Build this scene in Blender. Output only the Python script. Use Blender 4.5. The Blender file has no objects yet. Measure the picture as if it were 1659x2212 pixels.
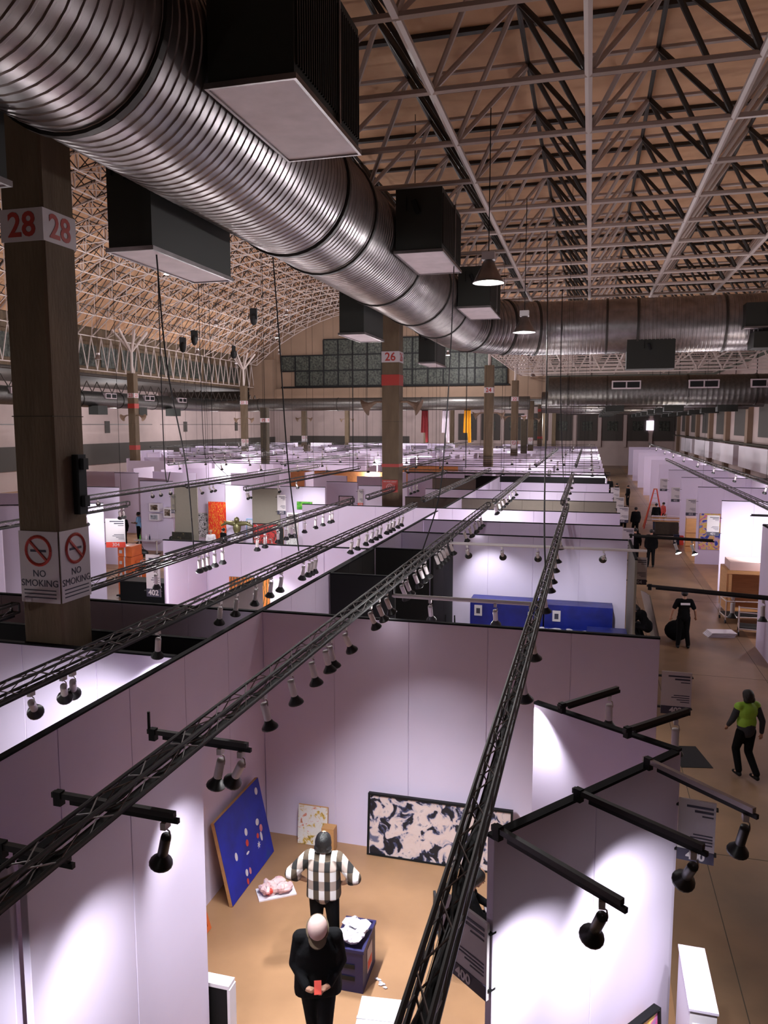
import bpy, bmesh, math, random
from mathutils import Vector, Matrix
import numpy as np
random.seed(7)
S = bpy.context.scene
COL = S.collection

# ------------------------------------------------------------------ camera
CAMH = 6.6
FPX = 1640.0
PITCH = math.radians(6.574); YAW = math.radians(15.10)
cam_d = bpy.data.cameras.new('camera'); cam = bpy.data.objects.new('camera', cam_d); COL.objects.link(cam)
cam.location = (0, 0, CAMH)
cam.rotation_euler = (math.pi/2 - PITCH, 0, YAW)
cam_d.sensor_fit = 'HORIZONTAL'; cam_d.sensor_width = 36.0
cam_d.lens = 36.0*FPX/1659.0
cam_d.clip_start = 0.05; cam_d.clip_end = 400
S.camera = cam
# ------------------------------------------------------------------ world, exposure
w = bpy.data.worlds.new('world'); S.world = w; w.use_nodes = True
bg = w.node_tree.nodes['Background']; bg.inputs[0].default_value = (1.0, 0.86, 0.74, 1); bg.inputs[1].default_value = 0.03
S.view_settings.view_transform = 'Standard'; S.view_settings.look = 'None'
S.view_settings.exposure = 0.45; S.view_settings.gamma = 1.0; S.view_settings.use_curve_mapping = False
S.cycles.max_bounces = 6; S.cycles.diffuse_bounces = 4; S.cycles.glossy_bounces = 3
S.cycles.sample_clamp_indirect = 4.0
S.cycles.use_light_tree = True
# light levels
K_SPOT = 3.3; K_HALL = 1.35; K_BOOTH = 1.0
def point(loc, e, col=(.97, .94, .96), r=.12):
    l = bpy.data.lights.new('hall_light', 'POINT'); l.energy = e*K_HALL; l.color = col; l.shadow_soft_size = r
    o = bpy.data.objects.new('hall_light', l); o.location = loc; COL.objects.link(o); return o
# added fixtureless point lights, filling near booths, left bay and far end
for (x, y, z, e) in ((-9, 2, 3.3, 60), (-9, -4, 3.3, 30), (-14, 8, 3.3, 120), (-12, 13, 3.3, 160), (-48, 50, 7.5, 800), (-48, 70, 7.5, 800), (-48, 92, 7, 800), (-44, 112, 7, 1500), (-30, 112, 7, 1500), (-18, 110, 7, 1200), (-6, 112, 7, 900), (8.5, 19, 3.3, 60)):
    point((x, y, z), e, r=.2)

# added upward spots with no fixture, to brighten the roof
for (x, y, e) in ((9.5, 12, 110), (9.5, 21.5, 240), (7.25, 30, 160), (5.15, 40, 260), (-.75, 45, 200), (-2.9, 46, 220), (5.2, 52, 260), (0, 62, 300), (-16, 26, 360), (-16, 38, 360), (-30, 40, 360), (-24, 55, 420), (-34, 62, 420), (-16, 66, 360), (-26, 78, 420), (4, 75, 300)):
    l = bpy.data.lights.new('roof_fill', 'SPOT'); l.energy = e*.75; l.color = (1, .90, .80); l.spot_size = math.radians(150); l.spot_blend = 1; l.shadow_soft_size = .1
    o = bpy.data.objects.new('roof_fill', l); o.location = (x, y, 4.5); o.rotation_euler = (math.pi, 0, 0); COL.objects.link(o)

# ------------------------------------------------------------------ projection onto real planes (pixels of the 1659x2212 frame)
_F = Vector((-math.sin(YAW), math.cos(YAW), 0)); _R = Vector((math.cos(YAW), math.sin(YAW), 0)); _U = Vector((0, 0, 1))
_Fc = _F*math.cos(PITCH) - _U*math.sin(PITCH); _Uc = _U*math.cos(PITCH) + _F*math.sin(PITCH)
def _ray(x, y): return _Fc + _R*((x-829.5)/FPX) - _Uc*((y-1106)/FPX)
def onx(x, y, X): d = _ray(x, y); return Vector((0, 0, CAMH)) + d*(X/d.x)
def ony(x, y, Y): d = _ray(x, y); return Vector((0, 0, CAMH)) + d*(Y/d.y)
def onz(x, y, Z): d = _ray(x, y); return Vector((0, 0, CAMH)) + d*((Z-CAMH)/d.z)

# ------------------------------------------------------------------ materials
def mat(name, col, rough=.6, metal=0, emit=None, es=0, noise=0, nscale=8, bump=0, bscale=40, col2=None, spec=None, stretch=None):
    m = bpy.data.materials.new(name); m.use_nodes = True; nt = m.node_tree; b = nt.nodes['Principled BSDF']
    b.inputs['Base Color'].default_value = (*col, 1); b.inputs['Roughness'].default_value = rough; b.inputs['Metallic'].default_value = metal
    if spec is not None: b.inputs['Specular IOR Level'].default_value = spec
    if emit: b.inputs['Emission Color'].default_value = (*emit, 1); b.inputs['Emission Strength'].default_value = es
    tc = nt.nodes.new('ShaderNodeTexCoord'); src = tc.outputs['Object']
    if stretch:
        mp = nt.nodes.new('ShaderNodeMapping'); mp.inputs['Scale'].default_value = stretch; nt.links.new(src, mp.inputs[0]); src = mp.outputs[0]
    if noise or col2:
        n = nt.nodes.new('ShaderNodeTexNoise'); n.inputs['Scale'].default_value = nscale; n.inputs['Detail'].default_value = 5; nt.links.new(src, n.inputs['Vector'])
        r = nt.nodes.new('ShaderNodeValToRGB'); r.color_ramp.elements[0].position = .3; r.color_ramp.elements[1].position = .7
        c2 = col2 or tuple(c*(1-noise) for c in col)
        r.color_ramp.elements[0].color = (*c2, 1); r.color_ramp.elements[1].color = (*col, 1)
        nt.links.new(n.outputs[0], r.inputs[0]); nt.links.new(r.outputs[0], b.inputs['Base Color'])
    if bump:
        n2 = nt.nodes.new('ShaderNodeTexNoise'); n2.inputs['Scale'].default_value = bscale; nt.links.new(src, n2.inputs['Vector'])
        bp = nt.nodes.new('ShaderNodeBump'); bp.inputs['Strength'].default_value = bump; bp.inputs['Distance'].default_value = .02
        nt.links.new(n2.outputs[0], bp.inputs['Height']); nt.links.new(bp.outputs[0], b.inputs['Normal'])
    return m
M = {}
M['floor'] = mat('concrete_floor', (.40, .22, .115), .42, col2=(.27, .145, .075), nscale=.9, bump=.08, bscale=6)
M['aisle'] = mat('darker_concrete', (.26, .15, .085), .36, col2=(.15, .09, .052), nscale=.7, bump=.08, bscale=5)  # darker floor tone than in the booths
M['panel'] = mat('painted_panel', (.70, .60, .79), .7, noise=.03, nscale=1.5)
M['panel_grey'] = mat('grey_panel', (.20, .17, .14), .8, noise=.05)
M['panel_black'] = mat('black_drape', (.006, .006, .007), .9)
M['panel_orange'] = mat('ochre_panel', (.50, .20, .07), .8, noise=.2)
M['cap'] = mat('black_edge', (.004, .004, .007), .7, spec=.15)
M['truss'] = mat('dark_alu', (.022, .019, .019), .5, .3)
M['truss_light'] = mat('brushed_alu', (.20, .17, .165), .45, .3)
M['pale_bar'] = mat('pale_bar', (.42, .36, .36), .4, .4)
M['black'] = mat('black', (.006, .006, .007), .6, spec=.25)
M['rubber'] = mat('black_rubber', (.012, .011, .014), .6)
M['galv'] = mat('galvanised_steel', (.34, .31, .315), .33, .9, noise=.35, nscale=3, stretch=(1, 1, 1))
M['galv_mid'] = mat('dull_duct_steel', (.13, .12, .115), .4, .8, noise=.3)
M['galv_dark'] = mat('steel_ring', (.05, .045, .042), .45, .7)
M['boxgrey'] = mat('grey_green_sheet', (.018, .019, .016), .6, .2)
M['grille'] = mat('white_grille', (.60, .50, .54), .6, noise=.2, nscale=3)
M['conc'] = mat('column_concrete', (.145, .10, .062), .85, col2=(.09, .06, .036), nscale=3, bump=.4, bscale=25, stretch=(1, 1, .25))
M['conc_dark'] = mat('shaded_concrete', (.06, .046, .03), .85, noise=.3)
M['deck'] = mat('tan_roof_deck', (.66, .40, .24), .8, col2=(.54, .32, .19), nscale=1.5)
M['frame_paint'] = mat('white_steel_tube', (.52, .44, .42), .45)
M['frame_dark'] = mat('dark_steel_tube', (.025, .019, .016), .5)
M['wallpaint'] = mat('hall_wall_paint', (.47, .36, .345), .8, noise=.1, nscale=.6)
M['wall_tan'] = mat('tan_wall', (.25, .165, .115), .8, noise=.12, nscale=.5)
M['wall_dark'] = mat('dark_wall', (.06, .05, .045), .8)
M['pane'] = mat('dark_glass', (.012, .014, .013), .45, 0, col2=(.085, .09, .075), nscale=5, bump=.6, bscale=6, spec=.2)
M['white'] = mat('white_paint', (.75, .68, .76), .6)
M['signwhite'] = mat('sign_white', (.52, .46, .49), .6)
M['ink'] = mat('sign_ink', (.03, .025, .05), .6)
M['red'] = mat('sign_red', (.36, .03, .022), .55)
M['redbright'] = mat('red_paint', (.62, .05, .03), .5)
M['bulb'] = mat('lit_bulb', (1, 1, 1), .4, emit=(1, .97, .95), es=7)
M['lampwhite'] = mat('lamp_white_body', (.66, .60, .62), .4)
M['lampdark'] = mat('lamp_dark_shade', (.03, .03, .032), .4, .3)
M['chrome'] = mat('lamp_chrome', (.75, .72, .72), .18, 1)
M['skin'] = mat('skin', (.50, .27, .18), .5, noise=.08)
M['skin_dark'] = mat('skin_brown', (.16, .075, .045), .5)
M['hair'] = mat('black_hair', (.008, .008, .009), .35, bump=.5, bscale=120)
M['cloth_black'] = mat('black_cloth', (.004, .004, .005), .9, spec=.15, bump=.3, bscale=20)
M['cloth_grey'] = mat('dark_grey_cloth', (.03, .032, .04), .85)
M['cloth_navy'] = mat('navy_cloth', (.012, .02, .05), .85)
M['cloth_blue'] = mat('light_blue_cloth', (.25, .50, .80), .8)
M['cloth_white'] = mat('white_cloth', (.70, .64, .70), .8)
M['cap_pink'] = mat('pale_pink_cap', (.52, .36, .34), .8)
M['hivis'] = mat('hi_vis_green', (.30, .55, .05), .6)
M['blue_wrap'] = mat('blue_wrap', (.005, .014, .22), .4, col2=(.003, .007, .11), nscale=2.5, bump=.7, bscale=3)
M['blue_box'] = mat('navy_crate', (.012, .010, .07), .5)
M['wood'] = mat('plywood', (.58, .30, .12), .6, noise=.2, nscale=2, stretch=(1, 1, 8))
M['orange'] = mat('orange_carton', (.62, .13, .03), .6, col2=(.45, .08, .02), nscale=3)
M['film'] = mat('clear_film', (.72, .68, .78), .15, noise=.3, nscale=4, bump=.8, bscale=6)
M['pink_wrap'] = mat('pink_wrap', (.80, .42, .46), .4, col2=(.85, .70, .70), nscale=9, bump=.8, bscale=12)
M['bronze'] = mat('olive_bronze', (.17, .15, .07), .35, .5)
M['yellow'] = mat('yellow_cloth', (.85, .42, .02), .8)
M['chair'] = mat('black_chair', (.012, .012, .014), .45)

def art(name, cols, scale=3, detail=6, kind='noise', rough=.5, dist=0.0, stretch=None):
    m = bpy.data.materials.new(name); m.use_nodes = True; nt = m.node_tree; b = nt.nodes['Principled BSDF']; b.inputs['Roughness'].default_value = rough
    tc = nt.nodes.new('ShaderNodeTexCoord'); src = tc.outputs['Object']
    if stretch:
        mp = nt.nodes.new('ShaderNodeMapping'); mp.inputs['Scale'].default_value = stretch; nt.links.new(src, mp.inputs[0]); src = mp.outputs[0]
    if kind == 'noise':
        t = nt.nodes.new('ShaderNodeTexNoise'); t.inputs['Detail'].default_value = detail; t.inputs['Distortion'].default_value = dist
    elif kind == 'wave':
        t = nt.nodes.new('ShaderNodeTexWave'); t.inputs['Distortion'].default_value = dist; t.inputs['Detail'].default_value = 3
    else:
        t = nt.nodes.new('ShaderNodeTexVoronoi')
    t.inputs['Scale'].default_value = scale
    nt.links.new(src, t.inputs['Vector'])
    r = nt.nodes.new('ShaderNodeValToRGB'); e = r.color_ramp.elements
    e[0].position, e[0].color = cols[0][0], (*cols[0][1], 1); e[1].position, e[1].color = cols[-1][0], (*cols[-1][1], 1)
    for p_, c_ in cols[1:-1]:
        x = e.new(p_); x.color = (*c_, 1)
    nt.links.new(t.outputs[0 if kind != 'vor' else 1], r.inputs[0]) if kind != 'vor' else nt.links.new(t.outputs['Color'], r.inputs[0])
    nt.links.new(r.outputs[0], b.inputs['Base Color']); return m

# ------------------------------------------------------------------ mesh helpers
class MB:
    def __init__(s): s.v = []; s.f = []; s.mi = []; s.cur = 0
    def add(s, vs, fs):
        o = len(s.v); s.v += [tuple(v) for v in vs]; s.f += [tuple(i+o for i in f) for f in fs]; s.mi += [s.cur]*len(fs); return s
    def box(s, a, b, rot=None, c=None):
        x0, y0, z0 = a; x1, y1, z1 = b
        vs = [Vector(p) for p in ((x0, y0, z0), (x1, y0, z0), (x1, y1, z0), (x0, y1, z0), (x0, y0, z1), (x1, y0, z1), (x1, y1, z1), (x0, y1, z1))]
        if rot is not None:
            c = Vector(c) if c else Vector((0, 0, 0)); vs = [rot @ (v-c) + c for v in vs]
        return s.add(vs, [(0, 3, 2, 1), (4, 5, 6, 7), (0, 1, 5, 4), (1, 2, 6, 5), (2, 3, 7, 6), (3, 0, 4, 7)])
    def bar(s, p, q, r, n=4, r2=None, cap=True):
        p = Vector(p); q = Vector(q); d = q-p
        if d.length < 1e-6: return s
        d.normalize(); u = d.cross(Vector((0, 0, 1)))
        if u.length < 1e-3: u = Vector((1, 0, 0))
        u.normalize(); v = d.cross(u); r2 = r if r2 is None else r2
        vs = []
        for (c, rr) in ((p, r), (q, r2)):
            for k in range(n):
                a = 2*math.pi*(k+.5)/n; vs.append(c + u*math.cos(a)*rr + v*math.sin(a)*rr)
        fs = [(k, (k+1) % n, n+(k+1) % n, n+k) for k in range(n)]
        if cap: fs += [tuple(range(n))[::-1], tuple(range(n, 2*n))]
        return s.add(vs, fs)
    def beam(s, p, q, w_, h_):        # rectangular bar, h along z-ish
        p = Vector(p); q = Vector(q); d = (q-p).normalized(); u = d.cross(Vector((0, 0, 1)))
        if u.length < 1e-3: u = Vector((1, 0, 0))
        u.normalize(); v = u.cross(d)
        vs = [c + u*a*w_/2 + v*b*h_/2 for c in (p, q) for a, b in ((-1, -1), (1, -1), (1, 1), (-1, 1))]
        return s.add(vs, [(0, 1, 2, 3)[::-1], (4, 5, 6, 7), (0, 1, 5, 4), (1, 2, 6, 5), (2, 3, 7, 6), (3, 0, 4, 7)])
    def tube(s, pts, rs, n=8, closed=False, cap=True):
        pts = [Vector(p) for p in pts]; N = len(pts)
        if not hasattr(rs, '__len__'): rs = [rs]*N
        t0 = (pts[1]-pts[0]).normalized(); up = Vector((0, 0, 1)) if abs(t0.z) < .9 else Vector((1, 0, 0))
        u = t0.cross(up).normalized(); vs = []
        for i, p in enumerate(pts):
            t = (pts[min(i+1, N-1)]-pts[max(i-1, 0)]).normalized()
            u = (u - t*u.dot(t)).normalized(); v = t.cross(u)
            for k in range(n):
                a = 2*math.pi*k/n; vs.append(p + (u*math.cos(a)+v*math.sin(a))*rs[i])
        fs = [(i*n+k, i*n+(k+1) % n, (i+1)*n+(k+1) % n, (i+1)*n+k) for i in range(N-1) for k in range(n)]
        if cap: fs += [tuple(range(n))[::-1], tuple(range((N-1)*n, N*n))]
        return s.add(vs, fs)
    def lathe(s, prof, n=16, c=(0, 0, 0), rot=None):   # prof [(r,z)]
        vs = []; c = Vector(c)
        for r, z in prof:
            for k in range(n):
                a = 2*math.pi*k/n; p = Vector((r*math.cos(a), r*math.sin(a), z))
                if rot is not None: p = rot @ p
                vs.append(p+c)
        N = len(prof)
        return s.add(vs, [(i*n+k, i*n+(k+1) % n, (i+1)*n+(k+1) % n, (i+1)*n+k) for i in range(N-1) for k in range(n)])
    def quad(s, a, b, c, d): return s.add([a, b, c, d], [(0, 1, 2, 3)])
    def ell(s, c, r, n=12, m=8, rot=None):
        vs = []; c = Vector(c); r = Vector(r) if hasattr(r, '__len__') else Vector((r, r, r))
        for j in range(m+1):
            t = math.pi*j/m; st = max(math.sin(t), .001)
            for k in range(n):
                a = 2*math.pi*k/n; p = Vector((r.x*st*math.cos(a), r.y*st*math.sin(a), r.z*math.cos(t)))
                if rot is not None: p = rot @ p
                vs.append(p+c)
        fs = [(j*n+k, (j+1)*n+k, (j+1)*n+(k+1) % n, j*n+(k+1) % n) for j in range(m) for k in range(n)]
        return s.add(vs, fs)
    def cap(s, p, q, r1, r2, n=10):        # tapered capsule
        p = Vector(p); q = Vector(q); d = (q-p); L = d.length
        if L < 1e-5: return s.ell(p, r1)
        d.normalize(); pts = []; rs = []
        for a in (80, 55, 25): a = math.radians(a); pts.append(p-d*r1*math.sin(a)); rs.append(r1*math.cos(a))
        pts += [p, q]; rs += [r1, r2]
        for a in (25, 55, 80): a = math.radians(a); pts.append(q+d*r2*math.sin(a)); rs.append(r2*math.cos(a))
        return s.tube(pts, rs, n)
    def mesh(s, name, smooth=False):
        me = bpy.data.meshes.new(name); me.from_pydata(s.v, [], s.f)
        if any(s.mi): me.polygons.foreach_set('material_index', s.mi)
        if smooth: me.polygons.foreach_set('use_smooth', [True]*len(s.f))
        me.update(); return me
    def build(s, name, mats, parent=None, loc=None, smooth=False, rz=None):
        me = s.mesh(name, smooth)
        for m in (mats if isinstance(mats, (list, tuple)) else [mats]): me.materials.append(m if not isinstance(m, str) else M[m])
        return link(name, me, parent, loc, rz)
def link(name, me, parent=None, loc=None, rz=None):
    o = bpy.data.objects.new(name, me); COL.objects.link(o)
    if parent is not None: o.parent = parent
    if loc is not None: o.location = loc
    if rz is not None: o.rotation_euler = (0, 0, rz)
    return o
def tag(o, label, cat, group=None, kind=None):
    if label: o['label'] = label
    if cat: o['category'] = cat
    if group: o['group'] = group
    if kind: o['kind'] = kind
    return o
def thing(name, label, cat, loc=(0, 0, 0), rz=0, group=None):
    o = bpy.data.objects.new(name, None); COL.objects.link(o); o.location = loc; o.rotation_euler = (0, 0, rz)
    o.empty_display_size = .1
    return tag(o, label, cat, group)
def struct(o): o['kind'] = 'structure'; return o
def copy_tree(o, parent=None):
    c = o.copy(); COL.objects.link(c); c.parent = parent
    for ch in list(o.children): copy_tree(ch, c)
    return c
def RZ(a): return Matrix.Rotation(a, 3, 'Z')
def RX(a): return Matrix.Rotation(a, 3, 'X')
def RY(a): return Matrix.Rotation(a, 3, 'Y')
def text(name, s, size, parent, loc, rot, m='ink', ext=.002, bold=0.0, sx=1.0):
    c = bpy.data.curves.new(name, 'FONT'); c.body = s; c.size = size; c.extrude = ext; c.align_x = 'CENTER'; c.align_y = 'CENTER'; c.offset = bold; c.resolution_u = 3
    c.materials.append(M[m]); o = link(name, c, parent, loc); o.rotation_euler = rot; o.scale = (sx, 1, 1); return o

exec_order = []
# ================================================================== SETTING
TOP = 3.66
fl = struct(MB().box((-62, -10, -.2), (14.2, 134, 0)).build('floor', 'floor'))
al = struct(MB().box((1.12, -10, .0), (4.95, 127, .004)).build('floor', 'aisle'))
struct(MB().box((-19.5, 17.3, .0), (-10.6, 30, .004)).build('floor', 'aisle'))
b = MB()
for i in range(-6, 15): b.box((-60, i*9.0+3, 0), (14, i*9.0+3.015, .0052))
for x in (-50, -41, -32, -23, -14, -9.5, -1.7, 1.9, 4.6, 9): b.box((x, -10, 0), (x+.012, 134, .0052))
b.build('joint', 'conc_dark', fl)

# right hall wall: pilasters, high windows, lower white parapet band
WR = 13.0
b = MB().box((WR, -10, 0), (WR+.3, 134, 12.0)); wr = struct(b.build('wall_right', 'wallpaint'))
for i in range(9):
    y = 38 + i*10.5
    if y < 130:
        MB().box((WR-.42, y-.55, 0), (WR-.002, y+.55, 9.2)).build('pilaster', 'wall_tan', wr)
        MB().box((WR-.06, y+2.6, 5.6), (WR-.004, y+7.6, 8.6)).build('window_recess', 'wall_dark', wr)
for i in range(6):
    y = 30 + i*14
    MB().box((WR-.9, y, 3.1), (WR-.45, y+11.5, 4.85)).build('parapet_panel', 'white', wr)
MB().box((WR-.5, -10, 4.9), (WR-.004, 134, 5.05)).build('ledge', 'conc_dark', wr)
# left hall wall
b = MB().box((-55.3, -10, 0), (-55, 134, 12.0)); wl = struct(b.build('wall_left', 'wallpaint'))
for i, y in enumerate((60, 78, 96, 112)):
    MB().box((-54.996, y, 5.6), (-54.9, y+.9, 7.0)).build('vent_opening', 'wall_dark', wl)
    MB().bar((-54.95, y-6, 6.6), (-54.95, y+10, 6.6), .05).build('pipe', 'frame_dark', wl)
MB().box((-54.99, -10, 2.0), (-54.9, 134, 4.4)).build('dark_band', 'wall_dark', wl)  # darker band along the lower part of the wall
# far wall under the low roof
wf = struct(MB().box((-55, 128, 0), (13, 128.3, 10)).build('wall_far', 'wallpaint'))
for i in range(9):
    x = -21.5 + i*3.9
    f_ = MB(); f_.box((x, 127.8, 4.0), (x+3.1, 127.98, 8.4)); fo = f_.build('window_frame', 'wall_dark', wf)
    for a in range(3):
        for c in range(2):
            MB().box((x+.75+a*.55, 127.72, 5.6+c*.8), (x+1.22+a*.55, 127.79, 6.3+c*.8)).build('pane', 'pane', fo)
    MB().box((x+3.25, 127.7, 3), (x+3.75, 127.98, 9)).build('pier', 'wallpaint', wf)
MB().box((-52, 127.9, 3), (-30, 127.99, 4.6)).build('dark_band', 'wall_dark', wf)  # same darker band low on the far wall
# bright daylit doorway far right
MB().box((8.6, 127.6, 5.7), (9.7, 127.9, 7.2)).build('lit_window', mat('lit_window', (1, 1, 1), emit=(.9, .8, 1), es=1.6), wf)

# ---- end wall of the vaulted nave, with its stepped window grid
YE = 90.0
def VZ(x, dz=0):     # soffit of the vault (lower nodes)
    R_ = 25.0; xc = -23.6; zc = 20.4-R_
    return zc + math.sqrt(max(R_*R_-(x-xc)**2, 0)) + dz
wb = MB()
n = 24; xs = [-41.4 + i*(36.4/n) for i in range(n+1)]
vs = []
for x in xs: vs += [(x, YE, 9.7), (x, YE, VZ(x, 1.6)+.6)]
wb.add(vs, [(2*i, 2*i+2, 2*i+3, 2*i+1) for i in range(n)])
we = struct(wb.build('wall_back', 'wall_tan'))
MB().box((-41.4, 89.3, 9.55), (-5, 90, 11.0)).build('spandrel_beam', 'wall_tan', we)
MB().box((-41.6, 89.0, 9.7), (-38.2, 89.9, 14.6)).build('pier', 'wall_tan', we)
MB().box((-8.9, 89.0, 9.7), (-5.0, 89.9, 14.6)).build('pier', 'wall_tan', we)
win = MB(); wn = struct(MB().box((-37.6, 89.78, 11.15), (-9.2, 89.98, 11.32)).build('window_1', 'black'))
cell = 1.87
cols = 15; x0 = -37.55
for i in range(cols):
    x = x0 + i*cell
    for r in range(3):
        if r == 0 and i < 1: continue
        if r == 2 and (i < 3 or i > 13): continue
        z = 11.32 + r*cell
        MB().box((x+.06, 89.85, z+.06), (x+cell-.06, 89.9, z+cell-.06)).build('pane', 'pane', wn)
m_ = MB()
for i in range(cols+1):
    x = x0+i*cell; zt = 11.32+cell*(3 if 3 <= i <= 14 else 2)
    zb = 11.32 if i >= 1 else 11.32+cell
    MB().box((x-.07, 89.72, zb), (x+.07, 89.84, zt)).build('muntin', 'black', wn)
for r in range(4):
    xa = x0 + (0 if r in (1, 2) else cell if r == 0 else 3*cell); xb = x0+cell*(15 if r < 3 else 14)
    MB().box((xa, 89.70, 11.25+r*cell), (xb, 89.83, 11.40+r*cell)).build('muntin', 'black', wn)

# ---- roofs
rf = struct(MB().box((-8.2, -8, 14.35), (13.2, 90, 14.5)).build('ceiling', 'deck'))
for i in range(38): MB().box((-8.2, -7+i*2.53, 14.26), (13.2, -6.86+i*2.53, 14.348)).build('purlin', 'frame_dark', rf)  # coloured dark to carry the black shadow lines on the deck
vsk = MB(); nx = 28; x_l, x_r = -41.6, -8.3
xv = [x_l+(x_r-x_l)*i/nx for i in range(nx+1)]
vs = []
for x in xv: vs += [(x, -8, VZ(x, 2.15)), (x, 90.3, VZ(x, 2.15))]
vsk.add(vs, [(2*i, 2*i+1, 2*i+3, 2*i+2) for i in range(nx)])
struct(MB().box((-8.35, -8, 14.5), (-8.2, 90, 17.6)).build('trim_1', 'wall_tan'))
vr = struct(vsk.build('ceiling', 'deck'))
for i in range(36): 
    y = -7+i*2.7; MB().tube([(x, y, VZ(x, 2.02)) for x in xv[::2]], .07, 4).build('purlin', 'frame_paint', vr)
lo = struct(MB().box((-55, 90.4, 9.5), (13, 128, 9.7)).build('ceiling', 'wall_dark'))
ls = struct(MB().box((-55, -8, 10.8), (-41.8, 90.3, 11.0)).build('ceiling', 'wall_dark'))
# clerestory panels between side roof and vault
cw = struct(MB().box((-41.95, -8, 11.0), (-41.8, 90, 16.4)).build('wall_left', 'conc'))
for i in range(30):
    MB().box((-41.79, -6+i*3.1, 11.6), (-41.74, -6+i*3.1+2.5, 13.4)).build('window_pane', 'pane', cw)

# ---- space frames: the nearest members are parts, the rest one mesh
def frame_members(name, label, members, parent_mat, keep=290, kinds=None):
    root = thing(name, label, 'roof truss')
    rest = {}
    lst = []
    for (p, q, r, kind, mt) in members:
        p = Vector(p); q = Vector(q); c = (p+q)/2 - Vector((0, 0, CAMH)); d = c.dot(_Fc)
        if d < .5: key = 1e9
        else:
            sx = c.dot(_R)/d*FPX; sy = c.dot(_Uc)/d*FPX
            key = d if abs(sx) < 900 and abs(sy) < 1180 else 1e6+d
        lst.append((key, p, q, r, kind, mt))
    lst.sort(key=lambda t: t[0])
    cnt = {}
    for key, p, q, r, kind, mt in lst:
        cnt[kind] = cnt.get(kind, 0)+1
        if cnt[kind] <= keep and key < 1e6:
            c = (p+q)/2; MB().bar(p-c, q-c, r, 6).build(kind, mt, root, loc=c)
        else:
            k = (kind, mt)
            rest.setdefault(k, MB()).bar(p, q, r, 4, cap=False)
    for (kind, mt), mb in rest.items():
        o = mb.build(kind, mt, root); o['kind'] = 'stuff'
    return root
# flat frame over the side aisle
MOD = 2.52; ZB, ZT = 12.1, 13.95
X0 = -.19; gx = [X0 + MOD*i for i in range(-3, 6)]; gy = [3.4 + 2.42*i for i in range(-3, 36)]
mem = []
for i, x in enumerate(gx):
    for j, y in enumerate(gy):
        if j+1 < len(gy): mem.append(((x, y, ZB), (x, gy[j+1], ZB), .068, 'chord', 'frame_paint'))
        if i+1 < len(gx): mem.append(((x, y, ZB), (gx[i+1], y, ZB), .062, 'chord', 'frame_paint'))
        if i+1 < len(gx) and j+1 < len(gy):
            c = (x+MOD/2, y+1.21, ZT)
            for (a, bb) in ((x, y), (gx[i+1], y), (x, gy[j+1]), (gx[i+1], gy[j+1])):
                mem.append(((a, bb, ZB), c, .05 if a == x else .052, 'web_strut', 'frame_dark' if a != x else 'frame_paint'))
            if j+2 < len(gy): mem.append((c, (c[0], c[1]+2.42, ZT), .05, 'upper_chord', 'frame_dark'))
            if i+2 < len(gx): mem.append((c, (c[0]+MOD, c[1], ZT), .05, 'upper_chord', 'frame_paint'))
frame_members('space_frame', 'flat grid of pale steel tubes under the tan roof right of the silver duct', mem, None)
# vertical girder between aisle roof and vault
mem = []
for j in range(59):
    y = -4+j*1.55
    for z in (12.3, 13.25, 14.2): mem.append(((-7.9, y, z), (-7.9, y+1.55, z), .05, 'chord', 'frame_dark'))
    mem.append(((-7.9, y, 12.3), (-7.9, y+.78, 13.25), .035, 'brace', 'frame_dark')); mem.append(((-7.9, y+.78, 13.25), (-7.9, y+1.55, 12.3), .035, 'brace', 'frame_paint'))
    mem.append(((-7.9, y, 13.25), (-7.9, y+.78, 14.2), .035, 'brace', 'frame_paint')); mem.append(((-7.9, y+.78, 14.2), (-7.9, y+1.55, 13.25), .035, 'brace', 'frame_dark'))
frame_members('girder', 'dark deep girder of crossing tubes directly above the near silver duct', mem, None, 200)
# vault frame
mem = []; NX = 19; NY = 47; dx = 31.9/NX; dy = 1.92; xa = -40.4; ya = .4
def lo_n(i, j): x = xa+i*dx; return (x, ya+j*dy, VZ(x))
def up_n(i, j): x = xa+(i+.5)*dx; return (x, ya+(j+.5)*dy, VZ(x, 1.55))
for i in range(NX+1):
    for j in range(NY):
        if j+1 < NY: mem.append((lo_n(i, j), lo_n(i, j+1), .05, 'chord', 'frame_paint'))
        if i < NX: mem.append((lo_n(i, j), lo_n(i+1, j), .05, 'chord', 'frame_paint'))
        if i < NX and j+1 < NY:
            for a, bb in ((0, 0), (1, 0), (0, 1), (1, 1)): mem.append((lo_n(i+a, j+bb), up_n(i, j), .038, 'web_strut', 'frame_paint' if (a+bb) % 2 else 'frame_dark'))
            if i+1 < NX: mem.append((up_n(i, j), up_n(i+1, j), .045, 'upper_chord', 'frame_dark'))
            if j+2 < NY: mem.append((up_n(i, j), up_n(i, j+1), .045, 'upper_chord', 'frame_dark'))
            if (i+j) % 3 == 0: mem.append((lo_n(i, j), lo_n(i+1, j+1), .035, 'diagonal', 'frame_paint'))
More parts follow.
